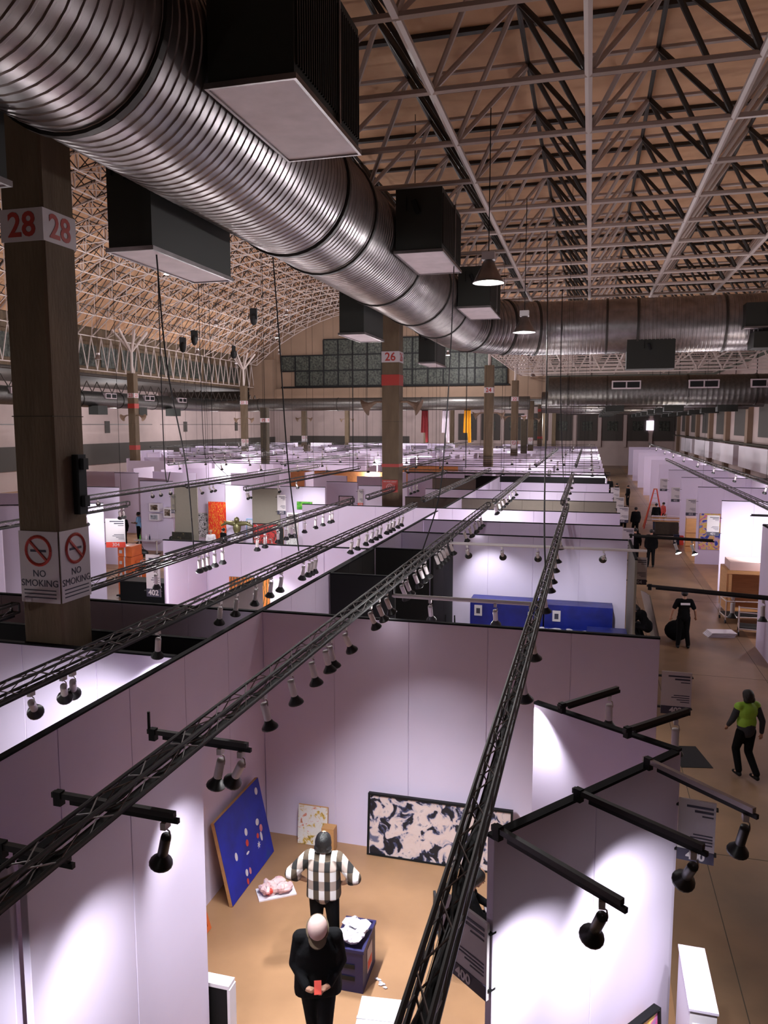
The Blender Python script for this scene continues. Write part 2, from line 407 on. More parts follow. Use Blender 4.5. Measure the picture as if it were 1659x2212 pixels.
# vertical lattice down the left springing line
for j in range(66):
    y = ya+j*1.375
    mem.append(((-41.0, y, 14.0), (-41.0, y+.7, 11.2), .045, 'side_brace', 'frame_paint')); mem.append(((-41.0, y+.7, 11.2), (-41.0, y+1.375, 14.0), .045, 'side_brace', 'frame_paint'))
    mem.append(((-41.0, y, 11.2), (-41.0, y+1.375, 11.2), .05, 'side_brace', 'frame_paint'))
    mem.append(((-40.6, y, 10.2), (-40.6, y+.7, 9.3), .04, 'side_brace', 'frame_dark')); mem.append(((-40.6, y+.7, 9.3), (-40.6, y+1.375, 10.2), .04, 'side_brace', 'frame_dark'))
frame_members('space_frame', 'arched lattice of pale steel tubes under the great vault on the left', mem, None)

# ================================================================== COLUMNS
def no_smoke(par, loc, rot, s, near=False):
    sg = MB().box((-.30*s, -.006, -.48*s), (.30*s, .006, .48*s)).build('sign', 'signwhite', par, loc); sg.rotation_euler = rot
    r = MB(); N = 24
    pts = [(math.cos(2*math.pi*k/N)*.19*s, -.012, .22*s+math.sin(2*math.pi*k/N)*.19*s) for k in range(N+1)]
    r.tube(pts, .022*s, 4); r.bar((-.13*s, -.012, .35*s), (.13*s, -.012, .09*s), .020*s, 4); r.build('prohibition_ring', 'red', sg)
    MB().box((-.12*s, -.014, .205*s), (.12*s, -.008, .235*s)).build('cigarette', 'ink', sg)
    if near:
        text('lettering', 'NO', .13*s, sg, (0, -.008, -.09*s), (math.pi/2, 0, 0)); text('lettering', 'SMOKING', .13*s, sg, (0, -.008, -.22*s), (math.pi/2, 0, 0))
        l = MB()
        for k in range(3): l.box((-.25*s, -.010, (-.32-k*.05)*s), (.25*s, -.007, (-.305-k*.05)*s))
        l.build('small_print', 'ink', sg)
    return sg
def horn_bm(sgn):
    h = MB(); prof = [(.05, 0), (.07, .15), (.12, .3), (.22, .42), (.34, .5)]
    pr = []
    rot = RY(sgn*math.radians(115)); h.lathe(prof, 12, (sgn*.28, 0, .1), rot); h.bar((0, 0, .1), (sgn*.35, 0, .1), .04, 6); return h
def column(x, y, num, topz, label, dark=False, red=(), hose=False, smoke=None, horns=None, fork=True, near=False, basez=0, wd=.66, number_z=9.1, wy=None):
    c = thing('concrete_column', label, 'column', (x, y, 0)); h = wd/2; hy_ = (wy or wd)/2
    s_ = MB(); ch = .03; poly = [(-h+ch, -h), (h-ch, -h), (h, -h+ch), (h, h-ch), (h-ch, h), (-h+ch, h), (-h, h-ch), (-h, -h+ch)]
    zs = [0]+[z for z in (2.2, 3.8, 4.8, 5.0, 6.6, 8.0, 10.0) if z < topz]+[topz]
    vs = [(px, py, z) for z in (0, topz) for px, py in poly]
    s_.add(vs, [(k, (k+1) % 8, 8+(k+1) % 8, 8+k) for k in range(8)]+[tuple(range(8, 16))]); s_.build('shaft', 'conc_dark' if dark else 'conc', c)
    j = MB()
    for z in (5.02, 6.7): j.box((-h-.002, -h-.002, z), (h+.002, h+.002, z+.012))
    j.build('joint', 'conc_dark', c)
    if num:
        MB().box((-h-.008, -h-.008, number_z-.2), (h+.008, h+.008, number_z+.2)).build('number_band', 'signwhite', c)
        for dxn in ([0] if not near else [0]):
            text('numeral', num, .42, c, (-.0, -h-.012, number_z-.01), (math.pi/2, 0, 0), 'red', bold=.008)
        text('numeral', num, .42, c, (h+.012, 0, number_z-.01), (math.pi/2, 0, math.pi/2), 'red', bold=.008)
    for (z0, z1) in red: MB().box((-h-.006, -h-.006, z0), (h+.006, h+.006, z1)).build('red_band', 'red', c)
    if hose:
        sg = MB().box((-h+.02, -h-.03, 4.05), (h-.03, -h-.008, 4.52)).build('sign', 'red', c); sg['label'] = 'red fire hose cabinet sign with a coiled hose drawing'
        text('lettering', 'FIRE HOSE CABINET', .058, sg, (0, -h-.034, 4.45), (math.pi/2, 0, 0), 'signwhite')
        r = MB()
        pts = [(math.cos(a*.5)*(.03+.011*a*.5), -h-.036, 4.25+math.sin(a*.5)*(.03+.011*a*.5)) for a in range(27)]
        pts += [(.17, -h-.036, 4.15), (.16, -h-.036, 4.1)]
        r.tube(pts, .010, 4).build('hose_emblem', 'signwhite', sg)
    if smoke: 
        no_smoke(c, (0, -h-.008, smoke), (0, 0, 0), 1.0 if near else .9, near); no_smoke(c, (h+.008, 0, smoke), (0, 0, math.pi/2), 1.0 if near else .9, near)
    if horns:
        for sg_ in (-1, 1):
            o = horn_bm(sg_).build('loudspeaker_horn', 'wall_tan', c, (sg_*h, -.1, horns))
    if fork:
        f = MB(); f.bar((0, 0, topz), (0, 0, topz+1.9), .12, 8); f.build('steel_post', 'frame_paint', c)
        for a in range(7 if x < -20 else 0):
            an = 2*math.pi*a/7+.3
            MB().bar((0, 0, topz+1.8), (math.cos(an)*1.3, math.sin(an)*1.9, topz+3.6), .10, 6).build('fork_arm', 'frame_paint', c)
    return c
XC = -7.25
column(-7.0, 8.71, '28', 10.9, 'dark concrete column with 28 bands and no smoking signs at far left', smoke=4.72, near=True, fork=False, wd=.62)
column(XC, 28.1, '26', 10.9, 'concrete column numbered 26 with red bands and a fire hose sign', red=((8.05, 8.45), (5.0, 5.12)), hose=True, horns=7.35, near=True, fork=False)
column(XC, 56.6, '24', 10.9, 'concrete column numbered 24 behind the bend of the silver duct', horns=7.35)
column(XC, 76.6, '22', 10.9, 'concrete column numbered 22 with a no smoking sign low on it', smoke=4.6, horns=7.3)
column(-6.95, 84.5, '18', 7.6, 'shadowed concrete column close behind column 22', dark=True, fork=False, number_z=7.4, smoke=None)  # the shadow on it is put into the darker concrete colour
column(-6.9, 93.5, None, 9.4, 'pale concrete column second behind column 22', smoke=4.6, fork=False, horns=7.2)
column(-6.9, 111, None, 9.4, 'concrete column with a red band at its head beyond column 22', red=((8.4, 8.8), (4.6, 4.9)), fork=False)
for k, yy in enumerate((118, 123)):
    column(-6.6+k*1.1, yy, None, 9.4, ('slender far column left of the farthest one', 'farthest slender column beside the dark far windows')[k], fork=False, wd=.6)
column(-38.5, 58.8, '23', 11.0, 'concrete column with red band and forked head on the left of the hall', red=((8.0, 8.4), (4.4, 4.8)), horns=7.3)
column(-38.5, 80.9, '21', 11.0, 'concrete column numbered 21 with forked head and no smoking sign', smoke=4.5, horns=7.2)
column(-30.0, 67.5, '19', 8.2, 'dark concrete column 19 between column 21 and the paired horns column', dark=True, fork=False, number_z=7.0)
column(-38.5, 100.0, None, 9.3, 'concrete column with horn loudspeakers under the dark cross duct', smoke=4.6, horns=7.4, fork=False)
column(-38.5, 119.5, None, 9.3, 'slender concrete column right of the horn column under the dark duct', horns=7.4, fork=False)
column(-25, 118, None, 9.3, 'far column just left of the red hanging banner', fork=False, wd=.6)
column(-21.5, 122, None, 9.3, 'far column between the red and white banners', fork=False, wd=.6)

# ================================================================== DUCTS
def duct(name, label, path, r, pitch=.15, amp=.012, rings=(), n=40, mt='galv', ringm='galv_dark', plain=()):
    """corrugated round duct along a polyline path (list of points, dense)"""
    d = thing(name, label, 'duct')
    P = [Vector(p) for p in path]; L = [0]
    for i in range(1, len(P)): L.append(L[-1]+(P[i]-P[i-1]).length)
    def at(s):
        s = min(max(s, 0), L[-1]-1e-4)
        import bisect
        k = bisect.bisect_right(L, s)-1; t = (s-L[k])/(L[k+1]-L[k]); return P[k].lerp(P[k+1], t)
    ss = []; rs = []; s = 0
    while s < L[-1]:
        if pitch:
            for f, a in ((0, 0), (.62, 0), (.72, amp), (.9, amp)):
                ss.append(s+f*pitch); rs.append(r + a*(0 if any(p0 < s < p1 for p0, p1 in plain) else 1))
            s += pitch
        else: ss.append(s); rs.append(r); s += .5
    ss.append(L[-1]); rs.append(r)
    pts = [at(x) for x in ss]
    # remove duplicates
    pp, rr = [pts[0]], [rs[0]]
    for p_, q_ in zip(pts[1:], rs[1:]):
        if (p_-pp[-1]).length > 1e-4: pp.append(p_); rr.append(q_)
    o = MB().tube(pp, rr, n, cap=True).build('spiral_pipe', mt, d, smooth=False)
    try:
        o.data.polygons.foreach_set('use_smooth', [True]*len(o.data.polygons)); o.data.set_sharp_from_angle(angle=math.radians(35))
    except Exception: pass
    for s in rings:
        a, b_ = at(s), at(s+.09); q = MB(); t = (b_-a).normalized()
        q.tube([a-t*.001, a, b_, b_+t*.001], [r*.98, r+.045, r+.045, r*.98], n, cap=False).build('flange_ring', ringm, d)
    return d, at
XD, ZD, RD = -5.2, 10.67, 1.11
YB = 33.8
path = [(XD, y, ZD) for y in np.arange(-3, YB-4.0, .5)]
RB = 4.0; cxb, cyb = XD+RB, YB-RB
nb = 22
path += [(cxb-RB*math.cos(a), cyb+RB*math.sin(a), ZD) for a in np.linspace(0, math.pi/2, nb)]
path += [(x, YB, ZD) for x in np.arange(cxb+.5, 13, .5)]
LB = YB-4.0+3; arc = RB*math.pi/2
MAIN, at_main = duct('silver_duct', 'huge ribbed silver duct sweeping from top left and bending right', path, RD,
     rings=[10.0, 15.8, 17.5, 21.6, 25.6, 29.0, LB+1.5, LB+3.6, LB+5.0, LB+arc+1.7, LB+arc+2.9, LB+arc+6.2, LB+arc+9.8], plain=[(LB+arc+1.7, LB+arc+2.9)])
def vent_box(par, a, b_, grille=True, name='outlet_box', louvre=None):
    bx = MB().box(a, b_).build(name, 'boxgrey', par)
    if grille:
        g = MB(); z = a[2]; g.box((a[0]-.0, a[1]-.0, z-.03), (b_[0]+.0, b_[1]+.0, z-.002)).build('bottom_panel', 'grille', bx)
        e = MB(); t = .035
        for (p, q) in (((a[0]-t, a[1]-t, z-.05), (a[0], b_[1]+t, z+.01)), ((b_[0], a[1]-t, z-.05), (b_[0]+t, b_[1]+t, z+.01)), ((a[0], a[1]-t, z-.05), (b_[0], a[1], z+.01)), ((a[0], b_[1], z-.05), (b_[0], b_[1]+t, z+.01))): e.box(p, q)
        e.build('edge_trim', 'galv', bx)
    if louvre:
        l = MB(); nlv = int((b_[1]-a[1])/.07)
        for k in range(nlv): y = a[1]+.05+k*.07; l.box((b_[0]+.0, y, a[2]+.12), (b_[0]+.025, y+.02, b_[2]-.12))
        o = l.build('louvre_blades', 'galv_dark', bx); o['kind'] = 'stuff'
        MB().box((b_[0]+.0, (a[1]+b_[1])/2+.25, a[2]+.02), (b_[0]+.04, (a[1]+b_[1])/2+.3, b_[2])).build('mullion', 'galv', bx)
    q = MB(); ym = a[1]-.03; q.bar(((a[0]+b_[0])/2, ym, b_[2]-.5), ((a[0]+b_[0])/2-.1, ym-.03, b_[2]-.25), .06, 6); q.bar(((a[0]+b_[0])/2-.25, ym, b_[2]-.45), ((a[0]+b_[0])/2-.25, ym+.01, b_[2]-.15), .015, 4); q.build('damper_motor', 'black', bx)
    return bx
vent_box(MAIN, (-4.05, 7.8, 10.2), (-3.07, 10.08, 11.7), louvre=True)
vent_box(MAIN, (-4.05, 15.95, 10.2), (-3.07, 18.25, 11.45), louvre=True)
vent_box(MAIN, (-4.05, 23.75, 10.2), (-3.07, 26.4, 11.4), louvre=True)
vent_box(MAIN, (-6.75, 9.85, 9.1), (-6.05, 12.3, 10.55))
vent_box(MAIN, (-6.75, 20.3, 9.1), (-6.05, 22.3, 10.55))
vent_box(MAIN, (-6.65, 29.9, 9.05), (-6.0, 32.2, 10.4))
vent_box(MAIN, (-6.75, 3.6, 9.1), (-5.9, 6.9, 10.4))
vent_box(MAIN, (1.35, 32.9, 8.85), (3.2, 33.9, 10.1), grille=False)
vent_box(MAIN, (5.6, 32.1, 10.3), (7.6, 33.0, 11.2), grille=True)
vent_box(MAIN, (5.9, 32.0, 9.5), (7.4, 33.2, 10.1), grille=False)
# hangers
for k, y in enumerate((12.9, 19.5, 25.5, 30.2)):
    MB().bar((XD+.75, y, ZD+.7), (XD+.75, y, 14.3), .012, 4).build('hanger_rod', 'black', MAIN)
# cross duct near the end wall and left long duct, one run
pth = [(-44.3, y, 8.9) for y in np.arange(15, 81, 1.0)]
pth += [(-39.3-5*math.cos(a), 80.5+5*math.sin(a), 8.9) for a in np.linspace(.1, math.pi/2, 12)]
pth += [(x, 85.5, 8.95) for x in np.arange(-38.5, -5.5, 1.0)]
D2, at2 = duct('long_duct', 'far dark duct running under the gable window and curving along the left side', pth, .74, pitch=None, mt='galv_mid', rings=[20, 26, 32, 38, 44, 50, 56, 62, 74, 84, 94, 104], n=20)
for y in (50, 56, 62, 68.5, 75):
    g = MB().box((-43.75, y, 9.0), (-43.45, y+1.7, 9.5)).build('outlet_grille', 'grille', D2); MB().box((-43.44, y+.1, 9.08), (-43.42, y+.75, 9.42)).box((-43.44, y+.95, 9.08), (-43.42, y+1.6, 9.42)).build('opening', 'black', g)
    if y > 52: MB().box((-43.9, y-2, 7.5), (-42.9, y-.6, 8.3)).build('outlet_box', 'boxgrey', D2)
# second and third cross ducts over the right side
pth = [(-2.6+.0*math.cos(a), 50.0, 8.7) for a in (0,)] + [(x, 50.0, 8.7) for x in np.arange(-2.2, 12.5, .5)]
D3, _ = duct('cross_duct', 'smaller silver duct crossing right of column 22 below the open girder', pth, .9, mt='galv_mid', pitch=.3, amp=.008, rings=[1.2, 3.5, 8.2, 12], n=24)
for x in (1.2, 5.6, 9.0):
    g = MB().box((x, 49.0, 8.75), (x+1.7, 49.2, 9.25)).build('outlet_grille', 'grille', D3); MB().box((x+.08, 48.98, 8.83), (x+.82, 48.997, 9.17)).box((x+.9, 48.98, 8.83), (x+1.62, 48.997, 9.17)).build('opening', 'black', g)
for kk, (yy, xx) in enumerate(((58, -3.5), (66, -4.0), (74, -4.5), (83, -5), (92, -3), (101, -3))):
    pth = [(x, yy, 8.4) for x in np.arange(xx, 12.5, 1.0)]
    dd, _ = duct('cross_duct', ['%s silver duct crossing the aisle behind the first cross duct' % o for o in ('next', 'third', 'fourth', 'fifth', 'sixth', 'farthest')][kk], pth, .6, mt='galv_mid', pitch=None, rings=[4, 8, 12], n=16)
    for x in (0, 6, 11): MB().bar((x, yy, 8.9), (x, yy, 14.3 if yy < 90 else 9.55), .03, 4).build('hanger_rod', 'black', dd)
    for x in (1, 5, 8.5): MB().box((x, yy-.7, 7.5), (x+1.3, yy+.3, 8.05)).build('outlet_box', 'boxgrey', dd)
# open girder crossing on the right
gt = thing('open_girder', 'horizontal open girder crossing right above the smaller silver duct', 'girder')
gm = MB()
for z in (9.75, 9.95, 10.15, 10.35, 10.9, 11.1): gm.bar((-4.5, 48.2, z), (12.5, 48.2, z), .05, 4)
gm.build('chord', 'frame_paint', gt)
for k in range(12):
    x = -4.2+k*1.35; MB().bar((x, 48.1, 11.05), (x+.67, 48.1, 9.8), .06, 4).build('brace', 'frame_paint', gt); MB().bar((x+.67, 48.1, 9.8), (x+1.35, 48.1, 11.05), .06, 4).build('brace', 'frame_paint', gt)

# ================================================================== PENDANT LAMPS
def pendant(loc, s, topz, label, group=None, light=60):
    p = thing('pendant_lamp', label, 'lamp', loc, 0, group)
    prof = [(.06, .42), (.10, .40), (.14, .30), (.20, .18), (.27, .04), (.30, 0), (.285, 0), (.26, .05), (.19, .18), (.12, .3)]
    MB().lathe([(r*s, z*s) for r, z in prof], 20).build('reflector', 'galv', p, smooth=True)
    MB().box((-.12*s, -.10*s, .42*s), (.12*s, .10*s, .56*s)).box((-.05*s, -.05*s, .36*s), (.05*s, .05*s, .44*s)).build('ballast_box', 'lampwhite', p)
    MB().lathe([(.001, .03*s), (.20*s, .03*s), (.20*s, .045*s), (.001, .045*s)], 16).build('lit_lens', mat('lens', (1, 1, 1), emit=(.95, .9, .95), es=.8) if 'lens' not in bpy.data.materials else bpy.data.materials['lens'], p)
    MB().bar((0, 0, .56*s), (0, 0, topz-loc[2]), .012*s, 4).build('stem', 'black', p)
    if light: 
        o = point((loc[0], loc[1], loc[2]-.1), light, r=.08)
    return p
pendant((-1.84, 14.0, 9.12), .95, 12.1, 'larger bell pendant lamp beside the second duct box', light=120)
pendant((-1.66, 19.6, 8.88), .95, 12.1, 'bell pendant lamp just before the bend of the silver duct', light=120)
pd = [(-34.5, 82, 14.6), (-30.5, 72, 15.2), (-31, 60, 15), (-27, 66, 16.5), (-22, 70, 17.2), (-35, 64, 13), (-36, 40, 13.5), (-26, 44, 16), (-19, 50, 17), (-15, 82, 14.0), (-36.5, 75, 12.6), (-5.23, 72, 11.0), (-37, 52, 11.6)]
for k, l in enumerate(pd):
    pendant(l, .9, VZ(l[0])+.1 if l[0] < -6 else 12.15, 'small bell pendant lamp hanging high in the vaulted hall', 'small pendants under the vault', light=(1300 if k in (1, 4, 7, 8, 9) else 0))
# dark moving lights / speakers up in the vault
for k, p in enumerate([onx(548, 690, -27), onx(420, 735, -36), onx(395, 750, -36.5), onx(505, 765, -37.5)]):
    t = thing('stage_light', ['largest black stage light, alone in the middle of the vault', 'right one of two black stage lights over the left columns', 'left one of two black stage lights over the left columns', 'lowest black stage light, beside the head of column 21'][k], 'stage light', tuple(p), .5*k)
    MB().ell((0, 0, 0), (.28, .38, .5), 10, 6).build('head', 'black', t); MB().box((-.32, -.05, 0), (.32, .05, .9)).build('bracket', 'black', t)
# ================================================================== EXHIBITION WALLS
_pm = {}
def wall(p0, p1, label, m='panel', pw=1.2, th=.07, h=TOP, cap=True, group=None, name='partition_wall', z0=0.0, split=True):
    p0 = Vector((p0[0], p0[1], 0)); p1 = Vector((p1[0], p1[1], 0)); d = p1-p0; L = d.length; a = math.atan2(d.y, d.x)
    t = thing(name, label, 'wall panel', (p0.x, p0.y, 0), a, group)
    n = max(1, round(L/pw)) if split else 1; w_ = L/n
    key = (round(w_, 3), m, th, h, z0)
    if key not in _pm:
        g = .004; x1 = w_-g; b_ = MB(); c = .004; hy = th/2
        poly = [(g, -hy+c), (g+c, -hy), (x1-c, -hy), (x1, -hy+c), (x1, hy-c), (x1-c, hy), (g+c, hy), (g, hy-c)]
        vs = [(px, py, z) for z in (z0, h) for px, py in poly]
        b_.add(vs, [(k, (k+1) % 8, 8+(k+1) % 8, 8+k) for k in range(8)]+[tuple(range(8, 16)), tuple(range(8))[::-1]])
        me = b_.mesh('panel'); me.materials.append(M[m]); _pm[key] = me
    for k in range(n): link('panel', _pm[key], t, (k*w_, 0, 0))
    if cap: MB().box((0, -th/2-.004, h), (L, th/2+.004, h+.025)).build('top_rail', 'cap', t)
    if n > 1:
        MB().box((0.01, -th/2+.012, z0), (L-.01, th/2-.012, h-.01)).build('core', m, t)
    return t
def booth_sign(p0, p1, z0, z1, num, label, near=False, m='signwhite', red=False):
    """thin board from p0 to p1 in plan; the writing faces the side that looks back to -Y"""
    p0 = Vector((*p0, 0)); p1 = Vector((*p1, 0)); d = p1-p0; L = d.length; a = math.atan2(d.y, d.x)
    t = thing('booth_sign', label, 'sign', (p0.x, p0.y, z0), a); H = z1-z0
    MB().box((0, -.012, 0), (L, .012, H)).build('board', m, t)
    br = MB()
    for zz in (.12, .86): br.box((0 if p0.x > 4 or 'foot of' in label else -.09, .0, H*zz), (L+.09 if p0.x > 4 else L+.02, .06, H*zz+.015))
    br.build('bracket', 'black', t)
    bh = H*.19
    MB().box((0, -.018, 0), (L, -.012, bh)).build('number_band', 'redbright' if red else 'ink', t)
    l = MB(); rr = random.Random(num)
    for k, (f, wd_, hh) in enumerate(((.90, .72, .035), (.83, .5, .035), (.76, .3, .02), (.45, .52, .018), (.40, .6, .018), (.35, .42, .018), (.30, .3, .018))):
        l.box((L*(.94-wd_), -.016, H*f-hh*H*.5), (L*.94, -.0125, H*f+hh*H*.5))
    l.build('lettering', 'ink', t)
    if near: text('numeral', num, bh*.95, t, (L/2, -.020, bh/2), (math.pi/2, 0, 0), 'signwhite', bold=.004)
    else: text('numeral', num, bh*.9, t, (L/2, -.020, bh/2), (math.pi/2, 0, 0), 'signwhite')
    return t

# near stand
wall((-4.95, 1.2), (-4.95, 25.3), 'long white wall running away from the camera left of the near stand')
wall((-4.9, 10.85), (1.02, 10.85), 'broad white back wall behind the blue, small and wide paintings')
wall((-3.61, 4.0), (-3.61, 6.42), 'brightly spotlit wall at lower left in front of the blue painting', th=.06)
wall((-4.9, 3.97), (-3.66, 3.97), 'narrow end panel at the bottom left corner of the photo', th=.06)
wall((-.47, 7.93), (.87, 7.04), 'slanted white side wall with two short lamp arms on its top')
wall((-.60, 5.15), (.83, 7.0), 'slanted spotlit wall with three long lamp arms, nearest at lower right')
# left neighbours
wall((-9.6, 8.36), (-5.0, 8.36), 'white wall in front of column 28, its top cut by the black gap')
wall((-13.5, 9.15), (-5.0, 9.15), 'black draped wall directly behind column 28', m='panel_black')
wall((-13.4, 10.8), (-5.0, 10.8), 'white wall left of the near stand, behind the black drape')
wall((-9.25, 15.2), (-9.25, 17.0), 'short white side wall with a pale end beside the orange carton stack')
wall((-10.45, 17.07), (-5.0, 17.07), 'white back wall with the orange painting leaning on it')
wall((-6.0, 10.86), (-6.0, 13.2), 'short unlit wall end in front of the orange painting', m='panel_grey')  # unlit face: its shade is put into the grey panel colour
# black walled cubicle
wall((-4.88, 14.02), (-3.55, 14.02), 'black front wall of the black cubicle', m='panel_black')
wall((-4.88, 14.08), (-4.88, 17.15), 'black left lining wall of the black cubicle', m='panel_black', th=.05)
wall((-4.86, 17.25), (-3.55, 17.25), 'black back wall of the black cubicle', m='panel_black')
wall((-3.5, 17.3), (-3.5, 20.0), 'black side wall of the recess right of the black cubicle', m='panel_black')
wall((-4.9, 20.1), (1.02, 20.1), 'white back wall above the blue wrapped crates')
wall((1.06, 17.2), (1.06, 20.1), 'short dark side wall at the right end of the blue crates', m='panel_grey', pw=3, th=.05)
wall((-4.9, 22.9), (1.0, 22.9), 'white wall row just beyond the blue crate stand')
wall((-10.2, 26.2), (1.05, 26.2), 'wide white wall reaching left past column 26', pw=1.5)
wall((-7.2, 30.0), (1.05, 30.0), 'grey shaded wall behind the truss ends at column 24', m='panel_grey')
wall((-4.9, 26.3), (-4.9, 45), 'white wall running away beyond column 26', pw=2.4)
wall((1.05, 34.0), (-7.2, 34.0), 'white wall two rows before the black hall booth')
wall((1.0, 39.2), (-4.4, 39.2), 'white wall one row before the black hall booth')
wall((-6.9, 43.4), (.9, 43.4), 'long black wall across the middle distance', m='panel_black', pw=2.4)
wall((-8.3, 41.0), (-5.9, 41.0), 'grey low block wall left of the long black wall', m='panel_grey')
wall((.95, 43.4), (.95, 48.0), 'bright white wall end right of the long black wall')
# mid left hall
def wpx(a, b_, Y, label, **k): return wall((ony(a, 1080, Y).x, Y), (ony(b_, 1080, Y).x, Y), label, **k)
wpx(187, 258, 31.0, 'shaded wall with a fanned spotlight on the far left')
wall((-19.0, 23.9), (-17.5, 24.55), 'tall white wall beside the orange cartons right of column 28')
wall((-21.5, 22.6), (-19.1, 23.8), 'white wall left of the orange cartons, close to column 28')
wpx(250, 302, 40.5, 'white wall behind the two visitors at the left')
wpx(304, 374, 35.0, 'white wall carrying three framed pictures')
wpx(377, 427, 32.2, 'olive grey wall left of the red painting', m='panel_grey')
wpx(424, 487, 34.3, 'white wall behind the red painting')
wpx(488, 546, 33.6, 'shaded white wall behind the winged sculpture')
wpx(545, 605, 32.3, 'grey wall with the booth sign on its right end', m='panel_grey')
wpx(606, 703, 33.6, 'white wall behind the green painting')
wpx(706, 773, 37.0, 'bright white wall left of column 26 above the pink drawing')
wpx(775, 828, 35.0, 'white wall left of column 26 with a cone of light')
wpx(866, 880, 35.0, 'narrow lit wall right beside column 26')
wall((-18.5, 45.5), (-11.2, 45.5), 'ochre fabric wall in the middle distance', m='panel_orange', pw=2.4)
wall((-14.0, 53.0), (-8.9, 53.0), 'second ochre fabric wall further back', m='panel_orange', pw=2.4)
# rows further off: their walls cannot be told apart
rr = random.Random(3)
def far_wall(p0, p1, m='panel'):
    wall(p0, p1, 'white exhibition wall in the far rows of booths', m=m, cap=False, split=False, group='far white walls')
for row, y in enumerate((47.5, 53.5, 59.5, 65.5, 72.0, 79, 87, 96, 106, 116)):
    x = 1.0
    if y < 110:
        while x > -6: far_wall((x-3.2, y), (x, y)); x -= 3.4
        far_wall((-2.4, y), (-2.4, y+3.2))
    x = -8.6
    while x > -.62*y and x > -50:
        w_ = rr.choice((2.4, 3.6, 4.8)); jy = rr.choice((0, 0, 1.2, 2.0, -1.0))
        if rr.random() < .85: far_wall((x-w_, y+jy), (x, y+jy))
        if rr.random() < .7: far_wall((x-w_-.1, y+jy-2.6), (x-w_-.1, y+jy-.1))
        x -= w_+rr.choice((.3, .8, 2.2))
for y in (36.5, 41.5):
    x = -10.4 if y > 40 else -22
    while x > -.66*y:
        w_ = rr.choice((2.4, 3.6)); far_wall((x-w_, y+rr.choice((0, 1))), (x, y)); x -= w_+rr.choice((.6, 1.8))
for x0_, y0_ in ((-19, 17), (-21, 22.5), (-24.5, 27)): far_wall((x0_, y0_), (x0_+2.6, y0_+1.2))
# right side of the aisle
for k, (y, xr) in enumerate(((24.3, 9.2), (31.6, 9.6), (38.35, 9.6), (45.15, 9.4), (52.3, 9.2), (59.5, 9), (67.3, 9), (75, 9), (84, 9), (94, 9), (105, 9))):
    lab = ['nearest white wall at the right edge of the frame', 'white wall beside the plywood crates', 'white wall with the colourful painting facing the aisle', 'fourth white wall along the right of the aisle', 'fifth white wall along the right of the aisle'] 
    if k < 5: wall((5.0, y), (xr, y), lab[k])
    else: far_wall((5.0, y), (xr, y))
    if 0 < k: 
        (far_wall if k > 4 else lambda a, b: wall(a, b, 'side wall of booth %s on the right of the aisle' % ('one', 'two', 'three', 'four')[k-1]))((8.6, y-5.5), (8.6, y-.05))
wall((5.0, 22.0), (5.0, 24.2), 'white corner wall cut by the right edge of the photo')

# signs on wall ends
booth_sign((1.06, 10.82), (1.45, 10.82), 2.62, 3.22, '402', 'white booth sign 402 on the end of the broad back wall', True)
booth_sign((-.98, 5.42), (-.60, 5.12), 2.42, 3.02, '400', 'booth sign 400 hanging at the foot of the nearest truss', True)
booth_sign((.88, 7.02), (1.19, 6.98), 2.66, 3.24, '400', 'booth sign on the right end of the slanted wall, behind a lamp arm', True)
booth_sign((1.1, 20.05), (1.5, 20.05), 2.55, 3.25, '404', 'booth sign at the right end of the blue crate stand')
for y, nn, lb in ((26.15, '406', 'booth sign at the right end of the wall level with column 26'), (29.95, '408', 'booth sign at the end of the grey shaded wall'), (33.95, '410', 'booth sign two rows before the long black wall'), (39.15, '412', 'booth sign one row before the long black wall')):
    booth_sign((1.08, y), (1.5, y), 2.9 if y > 27 else 2.5, 3.5 if y > 27 else 3.2, nn, lb)
for y, nn, lb in ((31.55, '401', 'booth sign beside the plywood crates right of the aisle'), (38.3, '403', 'booth sign left of the colourful painting'), (45.1, '405', 'booth sign on the fourth wall right of the aisle'), (52.2, '407', 'booth sign on the fifth wall right of the aisle')):
    booth_sign((4.5, y), (4.95, y), 2.3, 3.1, nn, lb)
booth_sign((6.6, 24.2), (7.1, 24.2), 2.1, 3.0, '399', 'booth sign on the white wall at the right edge')
booth_sign((ony(599, 1080, 32.2).x, 32.2), (ony(617, 1080, 32.2).x, 32.2), 2.5, 3.4, '302', 'booth sign on the right end of the grey wall, middle left')
booth_sign((-17.45, 24.55), (-16.75, 24.75), 2.0, 3.1, '304', 'pink banded booth sign on the tall wall beside the cartons', red=True)
booth_sign((ony(622, 1080, 26.1).x, 26.1), (ony(640, 1080, 26.1).x, 26.1), 2.4, 3.3, '306', 'booth sign above the leaning canvases, middle left')
booth_sign((ony(773, 1080, 34.8).x, 34.8), (ony(784, 1080, 34.8).x, 34.8), 2.7, 3.5, '308', 'pink banded booth sign left of the cone of light', red=True)
booth_sign((-10.9, 16.95), (-10.5, 16.95), 2.2, 3.3, '402', 'booth sign on the pale wall end beside the carton stack', True)
booth_sign((ony(369, 1080, 32.1).x, 32.1), (ony(377, 1080, 32.1).x, 32.1), 2.4, 3.3, '310', 'dark booth sign on the left of the olive grey wall', m='panel_grey')

